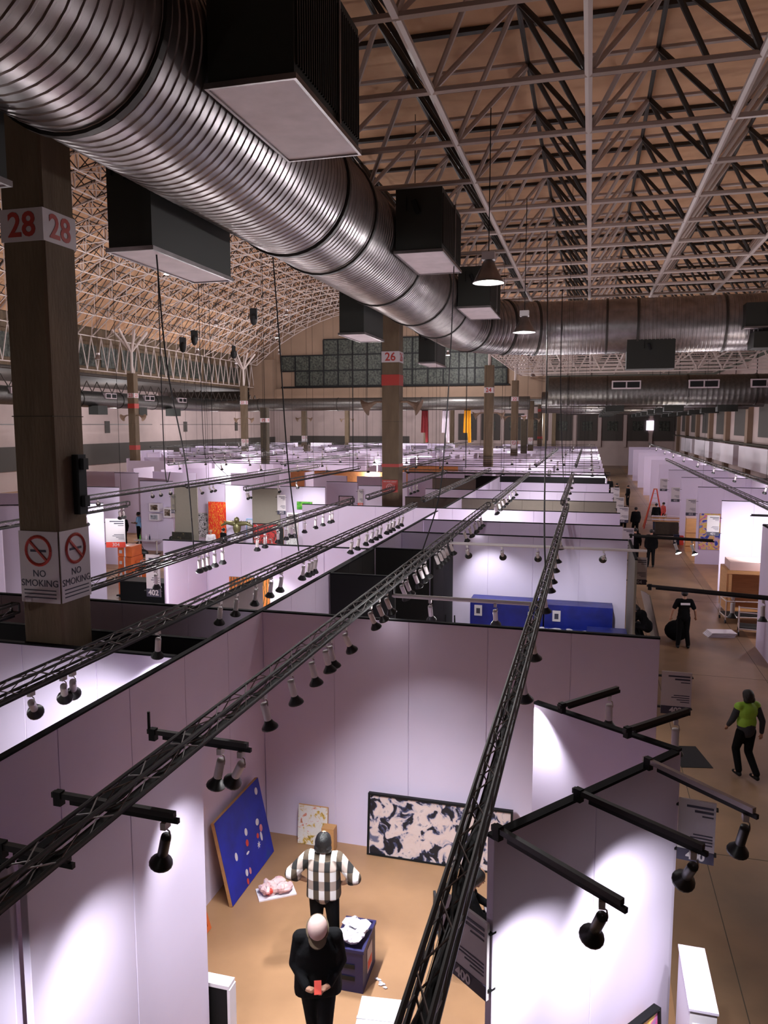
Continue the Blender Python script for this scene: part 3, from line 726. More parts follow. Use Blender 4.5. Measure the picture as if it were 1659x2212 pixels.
# ================================================================== LIGHTING TRUSSES
_bm = {}; TR = []
def truss(X, Y0, Y1, label, z=4.2, s=.12, bay=.27, parts=False, group=None, lateral=False, rail=True, chr_=.011):
    TR.append((X, Y0, Y1)) if not lateral else None
    t = thing('lighting_truss', label, 'truss', (X, Y0, z), -math.pi/2 if lateral else 0, group); L = Y1-Y0; h = s/2
    for a, c in ((-h, -h), (h, -h), (-h, h), (h, h)):
        MB().bar((a, 0, c), (a, L, c), chr_*1.4, 6).build('chord', 'truss', t)
    n = int(L/bay)
    kinds = {}
    for nm, (p, q) in {'left': ((-h, 0, -h), (-h, bay, h)), 'leftb': ((-h, 0, h), (-h, bay, -h)), 'right': ((h, 0, -h), (h, bay, h)), 'rightb': ((h, 0, h), (h, bay, -h)),
                       'top': ((-h, 0, h), (h, bay, h)), 'topb': ((h, 0, h), (-h, bay, h)), 'bot': ((-h, 0, -h), (h, bay, -h)), 'botb': ((h, 0, -h), (-h, bay, -h))}.items():
        key = (nm, s, bay)
        if key not in _bm:
            me = MB().bar(p, q, .0055, 5).mesh('brace'); me.materials.append(M['truss_light']); _bm[key] = me
        kinds[nm] = (_bm[key], p, q)
    rest = MB()
    for k in range(n):
        for nm in ('left', 'right', 'top', 'bot'):
            nm2 = nm if k % 2 == 0 else nm+'b'; me, p, q = kinds[nm2]
            if parts and k < 74: link('brace', me, t, (0, k*bay, 0))
            else: rest.bar(Vector(p)+Vector((0, k*bay, 0)), Vector(q)+Vector((0, k*bay, 0)), .0055, 3, cap=False)
    if rest.v: rest.build('brace', 'truss_light', t)['kind'] = 'stuff'
    for y in (0, L):
        e = MB()
        for (p, q) in (((-h, y, -h), (h, y, -h)), ((h, y, -h), (h, y, h)), ((h, y, h), (-h, y, h)), ((-h, y, h), (-h, y, -h))): e.bar(p, q, .016, 6)
        e.build('end_frame', 'truss', t)
    if Y0 > 17 or lateral:
        for f in (.12, .5, .88):
            wx, wy = (X+L*f, Y0) if lateral else (X, Y0+L*f)
            zt = 9.55 if wy > 89.5 else 14.4 if wx > -8.1 else VZ(wx, 2.15) if wx > -41.4 else 10.85
            MB().bar((0, L*f, h), (0, L*f, zt-z), .007, 4).build('suspension_wire', 'black', t)
    if rail: MB().box((-.03, .05, -h-.055), (.03, L-.05, -h-.012)).build('track_rail', 'black', t)
    return t
truss(-.6, 1.35, 23.0, 'nearest lighting truss running away through the middle of the near stand', parts=True)
truss(-2.89, 1.8, 22.85, 'long lighting truss crossing from lower left above the near stand', parts=True)
truss(-5.05, 2.4, 22.3, 'lighting truss passing in front of the foot of column 28', parts=True)
truss(-7.25, 9.4, 23.0, 'fourth lighting truss, emerging to the right of column 28', parts=True)
truss(-7.25, 3.0, 8.2, 'short piece of lighting truss left of the foot of column 28')
truss(-7.1, 24.2, 38.5, 'lighting truss continuing to the left of column 26')
truss(-5.15, 24.0, 41, 'lighting truss continuing to the right of column 26')
truss(-2.85, 24.0, 38, 'lighting truss with a tight row of bulbs beyond the long one')
truss(-.75, 24.1, 38, 'lighting truss in line beyond the nearest one')
truss(-9.3, 38.7, 49.0, 'thin lighting truss spanning sideways before the long black wall', lateral=True, bay=.4)
truss(-12.5, 26.2, 41, 'lighting truss over the winged sculpture')
truss(-15.3, 26.8, 42, 'lighting truss over the red painting')
truss(-16.0, 21.5, 38, 'lighting truss over the framed pictures')
truss(-13.6, 10.5, 20.3, 'lighting truss ending just right of column 28 above the cartons')
truss(-10.0, 40, 56, 'lighting truss below the ochre walls')
truss(-18.5, 44, 60, 'lighting truss over the ochre wall row')
truss(5.15, 20.0, 56, 'long lighting truss over the booths right of the aisle', bay=.45)
truss(7.25, 26, 102, 'outer lighting truss nearer the right hall wall', bay=.45)
for k, (x, y, l) in enumerate(((-24, 40, 18), (-30, 52, 20), (-22, 62, 20), (-34, 64, 18), (-14, 58, 22), (-.7, 44, 30), (-2.9, 44, 30), (-26, 80, 22), (-16, 86, 22), (-38, 80, 20), (-44, 70, 24))):
    truss(x, y, y+l, 'thin lighting truss above the far rows of booths', bay=.9, group='far trusses', z=4.3)

# ================================================================== SPOT LAMPS
def lamp_proto(dark=False):
    t = thing('track_spotlight', 'x', 'lamp')
    MB().box((-.02, -.035, -.05), (.02, .035, 0)).build('track_clip', 'lampwhite', t)
    y_ = MB(); y_.tube([(0, 0, -.05), (.03, 0, -.07), (.036, 0, -.11), (.03, 0, -.14)], .006, 5); y_.build('swivel_arm', 'chrome', t)
    hd = bpy.data.objects.new('head', None)
    body = MB().lathe([(.001, -.10), (.034, -.10), (.036, -.12), (.036, -.27), (.03, -.285)], 14).build('lamp_body', 'lampdark' if dark else 'lampwhite', t, smooth=True)
    sh = MB().lathe([(.033, -.27), (.045, -.30), (.078, -.345), (.082, -.36), (.078, -.36), (.05, -.32)], 16).build('lamp_shade', 'lampdark', t, smooth=True)
    bu = MB().lathe([(.001, -.352), (.04, -.352), (.074, -.350), (.07, -.358), (.001, -.366)], 14).build('lit_bulb', 'bulb', t, smooth=True)
    return t
PROTO = lamp_proto(); PROTO_D = lamp_proto(True); PROTO_N = [0, 0]
NL = [0]
def lamp(loc, label, aim=None, e=0, dark=False, group=None, scale=1.0, size=70, blend=1.0):
    src = PROTO_D if dark else PROTO; k = 1 if dark else 0
    if PROTO_N[k] == 0: o = src; PROTO_N[k] = 1
    else: o = copy_tree(src)
    o.location = loc; o['label'] = label; o['category'] = 'lamp'
    if group: o['group'] = group
    elif 'group' in o: del o['group']
    o.scale = (scale,)*3
    if aim is not None:
        d = (Vector(aim)-Vector(loc)); d.normalize(); q = Vector((0, 0, -1)).rotation_difference(d)
        full = q
        # only body, shade and bulb turn with the aim
        for ch in o.children:
            if ch.name.split('.')[0] in ('lamp_body', 'lamp_shade', 'lit_bulb'):
                ch.rotation_mode = 'QUATERNION'; ch.rotation_quaternion = q
                pv = Vector((0, 0, -.12)); ch.location = pv - q @ pv
        if e:
            l = bpy.data.lights.new('spot', 'SPOT'); l.energy = e*K_SPOT; l.color = (.96, .98, 1); l.spot_size = math.radians(size); l.spot_blend = blend; l.shadow_soft_size = .04
            so = bpy.data.objects.new('spot', l); COL.objects.link(so); so.location = Vector(loc)+Vector((0, 0, -.12*scale))+d*.30*scale; so.rotation_mode = 'QUATERNION'; so.rotation_quaternion = q; NL[0] += 1
    return o
TZ = 4.2-.06-.05
ORD = ['first','second','third','fourth','fifth','sixth','seventh','eighth','ninth','tenth','eleventh','twelfth','thirteenth','fourteenth','fifteenth','sixteenth','seventeenth','eighteenth','nineteenth','twentieth','last']
def row(X, pix, label, group, aimf=None, e=0, size=80, every=1, blend=.8, sc=1.0):
    for k, (px, py) in enumerate(pix):
        p = onx(px, py-0, X); y = p.y
        iv = [(abs(min(max(y, a+.12), b-.12)-y), min(max(y, a+.12), b-.12)) for (xx, a, b) in TR if abs(xx-X) < .31]
        if iv: y = min(iv)[1]
        if k and abs(y-loc[1]) < .17: y = loc[1]+.17
        if iv: y = min(y, max(b for (xx, a, b) in TR if abs(xx-X) < .31)-.1)
        loc = (X, y, TZ)
        if aimf: a = aimf(loc)
        else: a = (X, y, 0)
        lamp(loc, (label.replace('@', ORD[k]) if '@' in label else label), a, e if k % every == 0 else 0, group=group, size=size, blend=blend, scale=sc)
# long truss (X=-2.89): lamps over the near stand; pixel is where the stem meets the truss
L2 = [(570, 1490), (628, 1442), (673, 1405), (703, 1380), (713, 1372)]
for (px, py), lb in zip(L2, ('lowest lamp of the row lighting the broad back wall', 'second lamp up the row lighting the broad back wall', 'third lamp up the row lighting the broad back wall', 'front lamp of the pair at the top of the back wall row', 'rear lamp of the pair at the top of the back wall row')):
    p = onx(px, py, -2.89); lamp((-2.89, p.y, TZ), lb, (-2.2, p.y+.7, 0), 62, size=105)
L2b = [(745, 1310), (800, 1292), (818, 1283), (835, 1270), (868, 1243), (878, 1236), (896, 1222), (908, 1212), (918, 1205), (942, 1190), (950, 1184), (957, 1178), (963, 1172), (973, 1165), (1003, 1140), (1014, 1130), (1024, 1123), (1032, 1117), (1038, 1112)]
row(-2.89, L2b, '@ small lamp, counted upward from the front cross pipe, under the long truss', 'lamps along the long truss', lambda l: (l[0]+1.2, l[1]+1.6, 0), 30, 90, every=3)
# third truss (X=-5.05)
L3 = [(65, 1462), (135, 1432), (155, 1425)]
for (px, py), lb in zip(L3, ('leftmost lamp lighting the white wall below column 28', 'middle lamp lighting the white wall below column 28', 'right lamp lighting the white wall below column 28')):
    p = onx(px, py, -5.05); lamp((-5.05, max(p.y, 4.2), TZ), lb, (-6.5, 8.3, 1.6), 60, size=85)
L3b = [(340, 1330), (475, 1275), (510, 1252), (552, 1235), (585, 1222), (607, 1212), (655, 1192), (668, 1186), (673, 1183), (682, 1180), (760, 1145), (775, 1140), (793, 1131), (805, 1126), (815, 1120), (823, 1116), (838, 1110), (845, 1107), (852, 1104), (862, 1100), (870, 1097)]
row(-5.05, L3b, '@ lamp, counted upward from the foot of column 28, under the third truss', 'lamps along the third truss', lambda l: (l[0]-.9, l[1]+.9, 0), 45, 90, every=3)
L4 = [(335, 1196), (430, 1190), (438, 1188), (448, 1186), (463, 1180), (480, 1176), (555, 1140), (572, 1136), (600, 1128), (618, 1124), (630, 1120), (658, 1116), (682, 1108), (698, 1103), (713, 1098), (718, 1096)]
row(-7.25, L4, '@ lamp, counted upward from column 28, under the fourth truss', 'lamps along the fourth truss', lambda l: (l[0]-.6, l[1]+1.2, 0), 60, 90, every=3)
# nearest truss (X=-.6)
L1 = [(1165, 1300), (1155, 1340), (1128, 1395), (1135, 1520), (1200, 1190), (1207, 1160), (1212, 1140), (1160, 1480)]
row(-.6, [(1187, 1222), (1176, 1270), (1150, 1400), (1128, 1480), (1192, 1195), (1198, 1170), (1203, 1150), (1210, 1130)], '@ spot lamp, counted upward, half hidden below the nearest truss', 'lamps along the nearest truss', lambda l: (l[0]+.7, l[1]+.8, 0), 35, 90, every=3)
# continuation trusses
row(-2.85, [(1064+i*7, 1092-i*5.0) for i in range(8)], '@ bulb, from the near end, in the tight row beyond the long truss', 'tight row of bulbs', lambda l: (l[0]+1, l[1]+1.6, 0), 45, 100, every=4)
row(-.75, [(1216+i*3.5, 1078-i*6.5) for i in range(7)], '@ bulb, from the near end, on the truss beyond the nearest one', 'bulbs beyond the nearest truss', lambda l: (l[0]+.5, l[1]+1.6, 0), 45, 100, every=4)
row(-7.1, [(885, 1053), (893, 1050), (900, 1047)], 'spot lamp on the truss right beside column 26', 'lamps at column 26', lambda l: (l[0]+.5, l[1]+1.6, 0), 60, 100, every=2)
row(-12.5, [(520, 1050), (527, 1052), (600, 1040), (640, 1030)], 'spot lamp above the winged sculpture and grey wall', 'lamps above the sculpture', lambda l: (l[0], l[1]+4, 0), 35, 100, every=1)
row(-15.3, [(432, 1052), (452, 1046), (460, 1045)], 'spot lamp shining on the red painting', 'lamps above the red painting', lambda l: (l[0]+.3, l[1]+3, 1), 35, 90, every=1)
row(-16.0, [(327, 1048), (345, 1046), (366, 1042)], 'spot lamp shining on the framed pictures', 'lamps above the framed pictures', lambda l: (l[0]-2.5, l[1]+6, 1), 40, 70, every=1)
row(-13.6, [(258, 1108), (266, 1106), (185, 1115)], 'spot lamp at the end of the truss above the cartons', 'lamps above the cartons', lambda l: (l[0]-1.5, l[1]+3, 0), 40, 100, every=1)
row(-16.0, [(210, 1068)], 'wide spot lamp making a fan of light on the shaded wall', None, lambda l: (-21.2, 31, 1.6), 110, 60)

# ---- cross pipes between the two trusses, with hanging lamps
for y, zz_, xs_, lb in ((11.25, 3.95, (-2.3, -1.3, -.78), 'front'), (16.2, 4.03, (-2.5, -1.75, -1.0), 'rear')):
    pp = thing('cross_pipe', 'pale %s pipe bridging the two middle trusses' % lb, 'pipe', (0, y, zz_))
    MB().bar((-2.9, 0, 0), (-.6, 0, 0), .032, 8).build('tube', 'lampwhite', pp)
    for x in (-2.9, -.6): MB().bar((x, 0, -.03), (x, 0, 4.16-zz_), .03, 6).build('clamp', 'truss', pp)
    for x in xs_:
        lamp((x, y, zz_-.03), 'white spot lamp hanging from the %s cross pipe' % lb, (x+.1, y+(3.6 if y > 15 else 1.5), 1.2 if y > 15 else 0), 16 if y > 15 else 14, group='lamps on the %s cross pipe' % lb, size=75)
lamp((.35, 16.2, 4.0), 'spot lamp throwing a bright cone on the wall above the blue crates', (.2, 20.0, 2.2), 55, size=48)
MB().bar((-.6, 16.2, 4.03), (1.2, 16.2, 4.03), .03, 8).build('short_pipe', 'lampwhite'); tag(bpy.data.objects['short_pipe'], 'pale pipe running right from the nearest truss to the aisle', 'pipe')

# ---- lamp arms
def arm(p0, p1, z, label, lamps, kick=False, m='truss'):
    p0 = Vector((*p0, z)); p1 = Vector((*p1, z)); d = (p1-p0)
    a = thing('lamp_arm', label, 'lamp arm', tuple(p0), math.atan2(d.y, d.x)); L = d.length
    MB().box((-.05, -.02, -.02), (L, .02, .02)).build('arm_bar', m, a)
    MB().box((.1, -.014, -.055), (L+.03, .014, -.022)).build('track_rail', 'black', a)
    c = MB(); c.box((-.03, -.026, -.075), (.03, .026, .028)); c.build('clamp', 'black', a)
    if kick: MB().bar((-.04, 0, 0), (-.04, 0, .17), .013, 6).build('end_peg', 'truss', a)
    for (f, aim, e, lb, dk, sz) in lamps:
        q = p0+d*f; lamp((q.x, q.y, z-.055), lb, aim, e, dark=dk, size=sz)
arm((-3.52, 5.49), (-2.62, 5.44), 4.0, 'dark lamp arm with two lamps across the long truss', [(.72, (-4.0, 5.9, 0), 0, 'lamp on the left of the pair on the upper left arm', False, 60), (.93, (-3.62, 6.0, 2.4), 36, 'lamp on the right of the pair on the upper left arm', False, 60)], kick=True)
arm((-3.55, 4.33), (-2.61, 4.29), 4.0, 'dark lamp arm below it holding a single black lamp', [(.92, (-3.62, 4.9, 1.2), 45, 'black lamp pointing down at the spotlit lower left wall', True, 80)])
arm((-3.46, 3.68), (-2.95, 3.66), 4.0, 'dark lamp arm at the left edge of the frame', [])
arm((-3.1, 2.5), (-2.3, 2.45), 4.0, 'lamp arm outside the frame lighting the lower left wall', [(.5, (-3.6, 4.55, 1.5), 80, 'lamp outside the frame lighting the lower left wall', True, 64)])
arm((-.54, 5.07), (.27, 4.44), 3.78, 'longest dark lamp arm reaching down from the slanted wall', [(.86, (-.3, 5.45, 1.9), 62, 'black lamp on the lowest arm of the slanted wall', True, 84)])
arm((.0, 5.78), (.82, 5.2), 3.78, 'middle lamp arm of the slanted wall', [(.93, (.45, 6.5, 2.0), 62, 'black lamp on the middle arm of the slanted wall', True, 84)])
arm((.56, 6.5), (1.25, 5.82), 3.78, 'upper lamp arm of the slanted wall with a pale bar', [(.93, (.9, 6.8, 1), 20, 'black lamp at the end of the pale upper arm', True, 50)], m='pale_bar')
arm((-.19, 7.61), (.37, 8.29), 3.78, 'short lamp arm on the far slanted wall, left one', [(.85, (.3, 8.4, 0), 22, 'lamp hanging from the left short arm', False, 70)])
arm((.42, 7.14), (1.02, 7.81), 3.78, 'short lamp arm on the far slanted wall, right one', [(.8, (.95, 7.9, 0), 22, 'lamp hanging from the right short arm', False, 70)])
arm((1.1, 20.3), (3.0, 19.9), 3.78, 'lamp arm reaching over the aisle beside the blue crate stand', [(.55, (3.6, 18, 0), 0, 'left lamp of the pair over the middle of the aisle', False, 60), (.75, (3.8, 18, 0), 0, 'right lamp of the pair over the middle of the aisle', False, 60)])
arm((1.1, 13.9), (3.2, 13.4), 3.78, 'long lamp arm over the man in the black shirt', [(.62, (2.3, 13, 0), 10, 'left lamp of the pair beside the man in the aisle', False, 80), (.83, (2.9, 13, 0), 10, 'right lamp of the pair beside the man in the aisle', False, 80)])
arm((7.0, 27.5), (5.3, 27.6), 3.6, 'thin lamp arm before the wall with the colourful painting', [(.5, (6, 31, 1.5), 200, 'lamp on the thin arm at the right', False, 100)])

# ---- cluster of distant lamps: light for the far rows
fr = random.Random(11); n_ = 0
for y in (44.5, 50, 56, 62, 69, 76, 84, 93):
    truss(-.6*y if y < 75 else -46, y, y+(.6*y if y < 75 else 46)+.6, 'thin lighting truss above the far rows of booths', bay=1.5, group='far trusses', lateral=True, rail=False)
    x = 0.2
    while x > -.6*y and x > -48:
        if not (-9 < x < -5.5):
            o = lamp((x, y, 4.135), 'tiny bright spot lamp over the far booths', (x, y+2, 0), 0, group='far booth lamps', scale=1.3)
            if n_ % 4 == 0: point((x, y+.8, 3.4), 190, (1, .97, .97), .15)
            n_ += 1
        x -= fr.uniform(1.6, 3.4)
for y in (22, 29, 35, 42, 49, 56, 64, 72, 80, 90, 100):
    lamp((7.25 if y > 26 else 5.15, y, 4.09), 'tiny lamp over the booths right of the aisle', (6.8, y+2, 1), 0, group='lamps right of the aisle', scale=1.2)
    point((6.6, y-1.6, 3.2), 105, (1, .95, .97), .15)
for (x, y, e) in ((-22.5, 38.5, 130), (-17, 32.9, 40), (-12.6, 30.8, 30), (-9.8, 31.5, 45), (-7.8, 13.2, 130), (-8, 19.5, 110), (-1.8, 28, 90), (-3, 24.6, 90), (-2, 32, 90), (-2, 36.5, 100), (-13, 24, 60), (-1.5, 41.5, 90), (-8.5, 23, 80), (-20, 29, 60), (-2.2, 13.2, 30)):
    point((x, y, 3.3), e, (1, .97, .98), .2)  # added fill points with no lamp body, brightening single booths

# ================================================================== CABLES
def cable(pts, label, r=.012, m='rubber'):
    c = thing('hanging_cable', label, 'cable', (0, 0, 0)); P = [Vector(p) for p in pts]
    # catmull
    out = []
    for i in range(len(P)-1):
        a, b_, c_, d_ = P[max(i-1, 0)], P[i], P[i+1], P[min(i+2, len(P)-1)]
        for k in range(8):
            t = k/8; out.append(.5*((2*b_)+(c_-a)*t+(2*a-5*b_+4*c_-d_)*t*t+(3*b_-a-3*c_+d_)*t**3))
    out.append(P[-1]); MB().tube(out, r, 6).build('cable', m, c); return c
cable([(-6.2, 10.2, 9.1), (-6.5, 10.9, 7.5), (-6.95, 12.2, 5.8), (-7.25, 12.9, 4.25)], 'black cable dropping from the left duct box to the fourth truss')
cable([(-5.65, 13.2, 9.62), (-5.5, 13.1, 8), (-5.3, 12.9, 6), (-5.08, 12.84, 4.3)], 'black cable dropping from the duct to the third truss')
cable([(-3.1, 17.6, 10.2), (-2.9, 16.2, 8.3), (-2.72, 14.6, 6.2), (-2.7, 13.9, 5.2), (-2.9, 13.45, 4.3)], 'black cable curving down from a duct box to the long truss')
cable([(-1.35, 22.8, 12.1), (-1.1, 19.5, 9.4), (-.85, 15.5, 6.6), (-.70, 13.0, 5.0), (-.62, 12.2, 4.3)], 'straight black cable dropping from the roof grid to the nearest truss', r=.014)
cable([(-1.25, 32.44, 12.1), (-1.2, 32, 8), (-1.0, 32, 4.35)], 'thin black cable hanging in front of the right end of the cross duct', r=.02)
cable([(-11.3, 36, VZ(-11.3)), (-11.3, 36, 4.3)], 'thin vertical cable left of column 26', r=.02)
cable([(-20, 33, VZ(-20)), (-20, 33, 5.2), (-19.7, 33, 4.3)], 'thin cable in front of the left side wall', r=.025)
cable([(-16.8, 31, VZ(-16.8)), (-16.8, 31, 6.5), (-16.4, 31, 5.1), (-15.6, 31, 4.3)], 'thin cable beside the one at the left side wall', r=.014)
cable([(-6.3, 40, 12), (-6.3, 40, 4.3)], 'thin cable over the red banner', r=.02)
# cable clutter lying in the trusses
def clutter(X, Y0, Y1, label, n=4):
    t = thing('cable_bundle', label, 'cables', (X, Y0, 4.06)); rc = random.Random(int(X*10)+int(Y0))
    for k in range(n):
        pts = []; y = 0
        while y < Y1-Y0: pts.append((rc.uniform(-.035, .035), y, rc.uniform(.10, .185))); y += rc.uniform(.2, .5)
        MB().tube(pts, .007, 5).build('cable', 'rubber', t)
clutter(-.6, 1.5, 12.5, 'tangle of black cables lying inside the nearest truss', 2)
clutter(-2.89, 2.5, 9, 'black cables lying inside the long truss', 2)
clutter(-2.89, 12.6, 14.5, 'coil of cables where the curved cable meets the long truss', 6)
clutter(-5.05, 11.8, 14, 'coil of cables in the truss that passes column 28', 6)
clutter(-7.25, 11, 13, 'coil of cables in the fourth truss', 6)
# banners
M['red_banner'] = mat('dark_red_cloth', (.16, .008, .012), .8)
for px, mt, lb, x0_ in ((918, 'red_banner', 'dark red banner hanging from the cross duct', 0), (963, 'white', 'white banner hanging from the cross duct', 0), (1010, 'yellow', 'yellow banner hanging from the cross duct', 0)):
    p = ony(px, 890, 85.5); t = thing('hanging_banner', lb, 'banner', (p.x, p.y, 8.17))
    f = MB(); vs = []; W_ = .75
    for i in range(9):
        for j in range(2): vs.append(((i/8-.5)*W_*(1 if j == 0 else 1.25), .12*math.sin(i*2.2), 0 if j == 0 else (-2.5 if i < 5 else -3.6)))
    f.add(vs, [(2*i, 2*i+2, 2*i+3, 2*i+1) for i in range(8)]); f.add([(v[0], v[1]+.03, v[2]) for v in vs], [(2*i, 2*i+1, 2*i+3, 2*i+2) for i in range(8)]); f.build('cloth', mt, t)
    MB().bar((-W_/2, 0, .02), (W_/2, 0, .02), .03, 6).build('pole', 'black', t)
# ================================================================== PEOPLE
def person(label, loc, rz, pose=None, h=1.72, top='cloth_black', legs='cloth_black', hair='hair', skin='skin', shoe='black', long_sleeve=True, vox=.014, hood=False, cap=None, hairlen=0, jacket=0.0, beard=False, vest=False, category='person', held=None, boxy=False):
    J = dict(pel=(0, 0, .93), che=(0, .0, 1.25), nec=(0, -.01, 1.44), hea=(0, .015, 1.585),
             sL=(-.175, 0, 1.385), sR=(.175, 0, 1.385), eL=(-.24, -.02, 1.11), eR=(.24, -.02, 1.11), wL=(-.25, .08, .87), wR=(.25, .08, .87),
             hL=(-.09, 0, .90), hR=(.09, 0, .90), kL=(-.10, .02, .50), kR=(.10, .02, .50), aL=(-.11, -.02, .09), aR=(.11, -.02, .09), gL=None, gR=None)
    if pose: J.update(pose)
    J = {k: (Vector(v) if v is not None else None) for k, v in J.items()}
    s = h/1.70
    t = thing('person', label, category, loc, rz); t.scale = (s, s, s)
    def rem(o, v, it=6):
        m = o.modifiers.new('remesh', 'REMESH'); m.mode = 'VOXEL'; m.voxel_size = v; m.use_smooth_shade = True
        m2 = o.modifiers.new('smooth', 'SMOOTH'); m2.factor = .5; m2.iterations = it; return o
    b = MB()
    up = (J['hea']-J['nec']).normalized(); f = Vector((0, 1, 0)); f = (f-up*f.dot(up)).normalized()
    rot = Matrix((f.cross(up), f, up)).transposed()
    hc = J['hea']
    def H(x, y, z): return hc + rot @ Vector((x, y, z))
    b.ell(hc+rot @ Vector((0, -.012, .02)), (.076, .095, .10), 16, 12, rot); b.ell(H(0, .022, -.045), (.058, .068, .066), 14, 10, rot)
    b.cap(H(0, .088, .0), H(0, .104, -.022), .008, .013, 8); b.ell(H(0, .082, -.055), (.024, .012, .010), 8, 6, rot); b.ell(H(0, .076, -.09), (.022, .015, .016), 8, 6, rot)
    for sg in (-1, 1): b.ell(H(sg*.077, -.008, -.005), (.010, .020, .032), 8, 6, rot); b.ell(H(sg*.03, .078, .022), (.02, .01, .008), 8, 6, rot)
    b.cap(J['nec']-Vector((0, 0, .03)), H(0, -.015, -.05), .055, .05)
    ch = J['che']; pe = J['pel']
    b.ell(ch+Vector((0, 0, .05)), (.165, .105, .17), 14, 10); b.ell((ch+pe)/2, (.135, .095, .17), 14, 10); b.ell(pe, (.155, .11, .13), 14, 10)
    b.cap(J['sL'], J['sR'], .062, .062, 12); b.cap(J['nec']-Vector((0, 0, .02)), (J['sL']+J['nec'])/2, .05, .045); b.cap(J['nec']-Vector((0, 0, .02)), (J['sR']+J['nec'])/2, .05, .045)
    for q in 'LR':
        b.cap(J['s'+q], J['e'+q], .055, .042); b.cap(J['e'+q], J['w'+q], .042, .028)
        b.cap(J['h'+q], J['k'+q], .088, .060, 12); b.cap(J['k'+q], J['a'+q], .060, .042, 12)
        # hand
        w_ = J['w'+q]; d = (J['g'+q]-w_).normalized() if J['g'+q] is not None else (w_-J['e'+q]).normalized()
        sd = Vector((1, 0, 0)) if abs(d.x) < .8 else Vector((0, 1, 0)); sd = (sd-d*sd.dot(d)).normalized(); nm = d.cross(sd)
        sg = -1 if q == 'R' else 1
        b.cap(w_, w_+d*.035, .027, .030, 10); b.ell(w_+d*.065, (.03, .03, .03), 8, 6)
        for k, (o_, ln) in enumerate(((-.030, .062), (-.010, .072), (.010, .068), (.028, .052))):
            p0 = w_+d*.075+sd*o_; p1 = p0+d*ln*.55+nm*.006*sg; p2 = p1+d*ln*.35+nm*.022*sg
            b.cap(p0, p1, .0095, .0085, 8); b.cap(p1, p2, .0085, .0075, 8)
        p0 = w_+d*.03+sd*(-.028 if q == 'R' else .028); b.cap(p0, p0+d*.035+sd*(-.028 if q == 'R' else .028), .011, .0095, 8)
        # foot inside shoe
        b.cap(J['a'+q], J['a'+q]+Vector((0, .10, -.05)), .038, .032)
    rem(b.build('body', skin, t), max(.008, vox*.75), 4)
    # trousers
    c = MB(); c.ell(pe+Vector((0, 0, .0)), (.172, .125, .14), 14, 10)
    for q in 'LR':
        c.cap(J['h'+q], J['k'+q], .104, .074, 12); c.cap(J['k'+q], J['a'+q]+Vector((0, 0, .03)), .074, .062, 12)
    rem(c.build('trousers', legs, t), vox)
    # top
    c = MB(); w2 = 1+jacket
    if boxy or jacket:
        k_ = .205 if boxy else .225; zs_ = (J['nec'].z-.06, J['nec'].z-.16, pe.z+.22, pe.z-.10 if not boxy else pe.z-.04)
        vs = []
        for zi, z in enumerate(zs_):
            f_ = (.62, .98, 1.0, 1.06)[zi]; dy_ = (J['nec'].y*.6, ch.y*.8, 0, 0)[zi]
            for q_ in range(16):
                an = 2*math.pi*q_/16; cx_ = math.copysign(abs(math.cos(an))**.6, math.cos(an)); sy_ = math.copysign(abs(math.sin(an))**.7, math.sin(an)); vs.append((cx_*k_*f_, sy_*.145*(.8 if zi == 0 else 1)+dy_, z))
        c.add(vs, [(r_*16+q_, r_*16+(q_+1) % 16, (r_+1)*16+(q_+1) % 16, (r_+1)*16+q_) for r_ in range(3) for q_ in range(16)]+[tuple(range(16)), tuple(range(48, 64))])
    c.ell(ch+Vector((0, 0, .04)), (.185*w2, .128*w2, .185), 14, 10); c.ell((ch+pe)/2, (.168*w2, .122*w2, .19), 14, 10)
    c.ell(pe+Vector((0, 0, .06)), (.178*w2, .135*w2, .12), 14, 10); c.cap(J['sL'], J['sR'], .075, .075, 12)
    c.cap(pe+Vector((0, 0, .0)), pe+Vector((0, 0, .10)), .15*w2, .15*w2, 14)
    c.cap(J['nec']-Vector((0, 0, .055)), J['nec']-Vector((0, 0, .02)), .085, .062)
    for q in 'LR':
        if boxy: c.cap(J['s'+q], J['e'+q], .085, .082); c.cap(J['e'+q], J['e'+q].lerp(J['w'+q], .35), .08, .07)
        elif long_sleeve: c.cap(J['s'+q], J['e'+q], .074, .058); c.cap(J['e'+q], J['w'+q]-(J['w'+q]-J['e'+q])*.08, .058, .042)
        else: c.cap(J['s'+q], J['s'+q].lerp(J['e'+q], .7), .076, .068)
    rem(c.build('shirt' if not jacket else 'jacket', top, t), vox)
    for q in 'LR':
        c = MB(); a = J['a'+q]; c.cap(a+Vector((0, -.03, -.045)), a+Vector((0, .15, -.055)), .045, .035); c.cap(a, a+Vector((0, 0, -.03)), .05, .05)
        rem(c.build('shoe', shoe, t), max(vox, .012))
    if not cap or hairlen:
        c = MB(); c.ell(H(0, -.022, .024), (.096, .108, .094), 16, 12, rot)
        if hairlen:
            c.ell(H(0, -.03, -.01), (.106, .095, .11), 14, 10, rot)
            for xx in (-.055, 0, .055): c.ell(H(xx, -.045, -.075), (.058, .06, .062), 12, 8, rot)
        o = rem(c.build('hair', hair, t), vox*.8, 4)
        if not hairlen: pass
    if beard: rem(MB().ell(H(0, .045, -.075), (.055, .05, .045), 10, 8, rot).build('beard', hair, t), .01, 2)
    for sg in (-1, 1): MB().ell(H(sg*.03, .089, .014), (.010, .006, .006), 8, 6).build('eye', 'black', t)
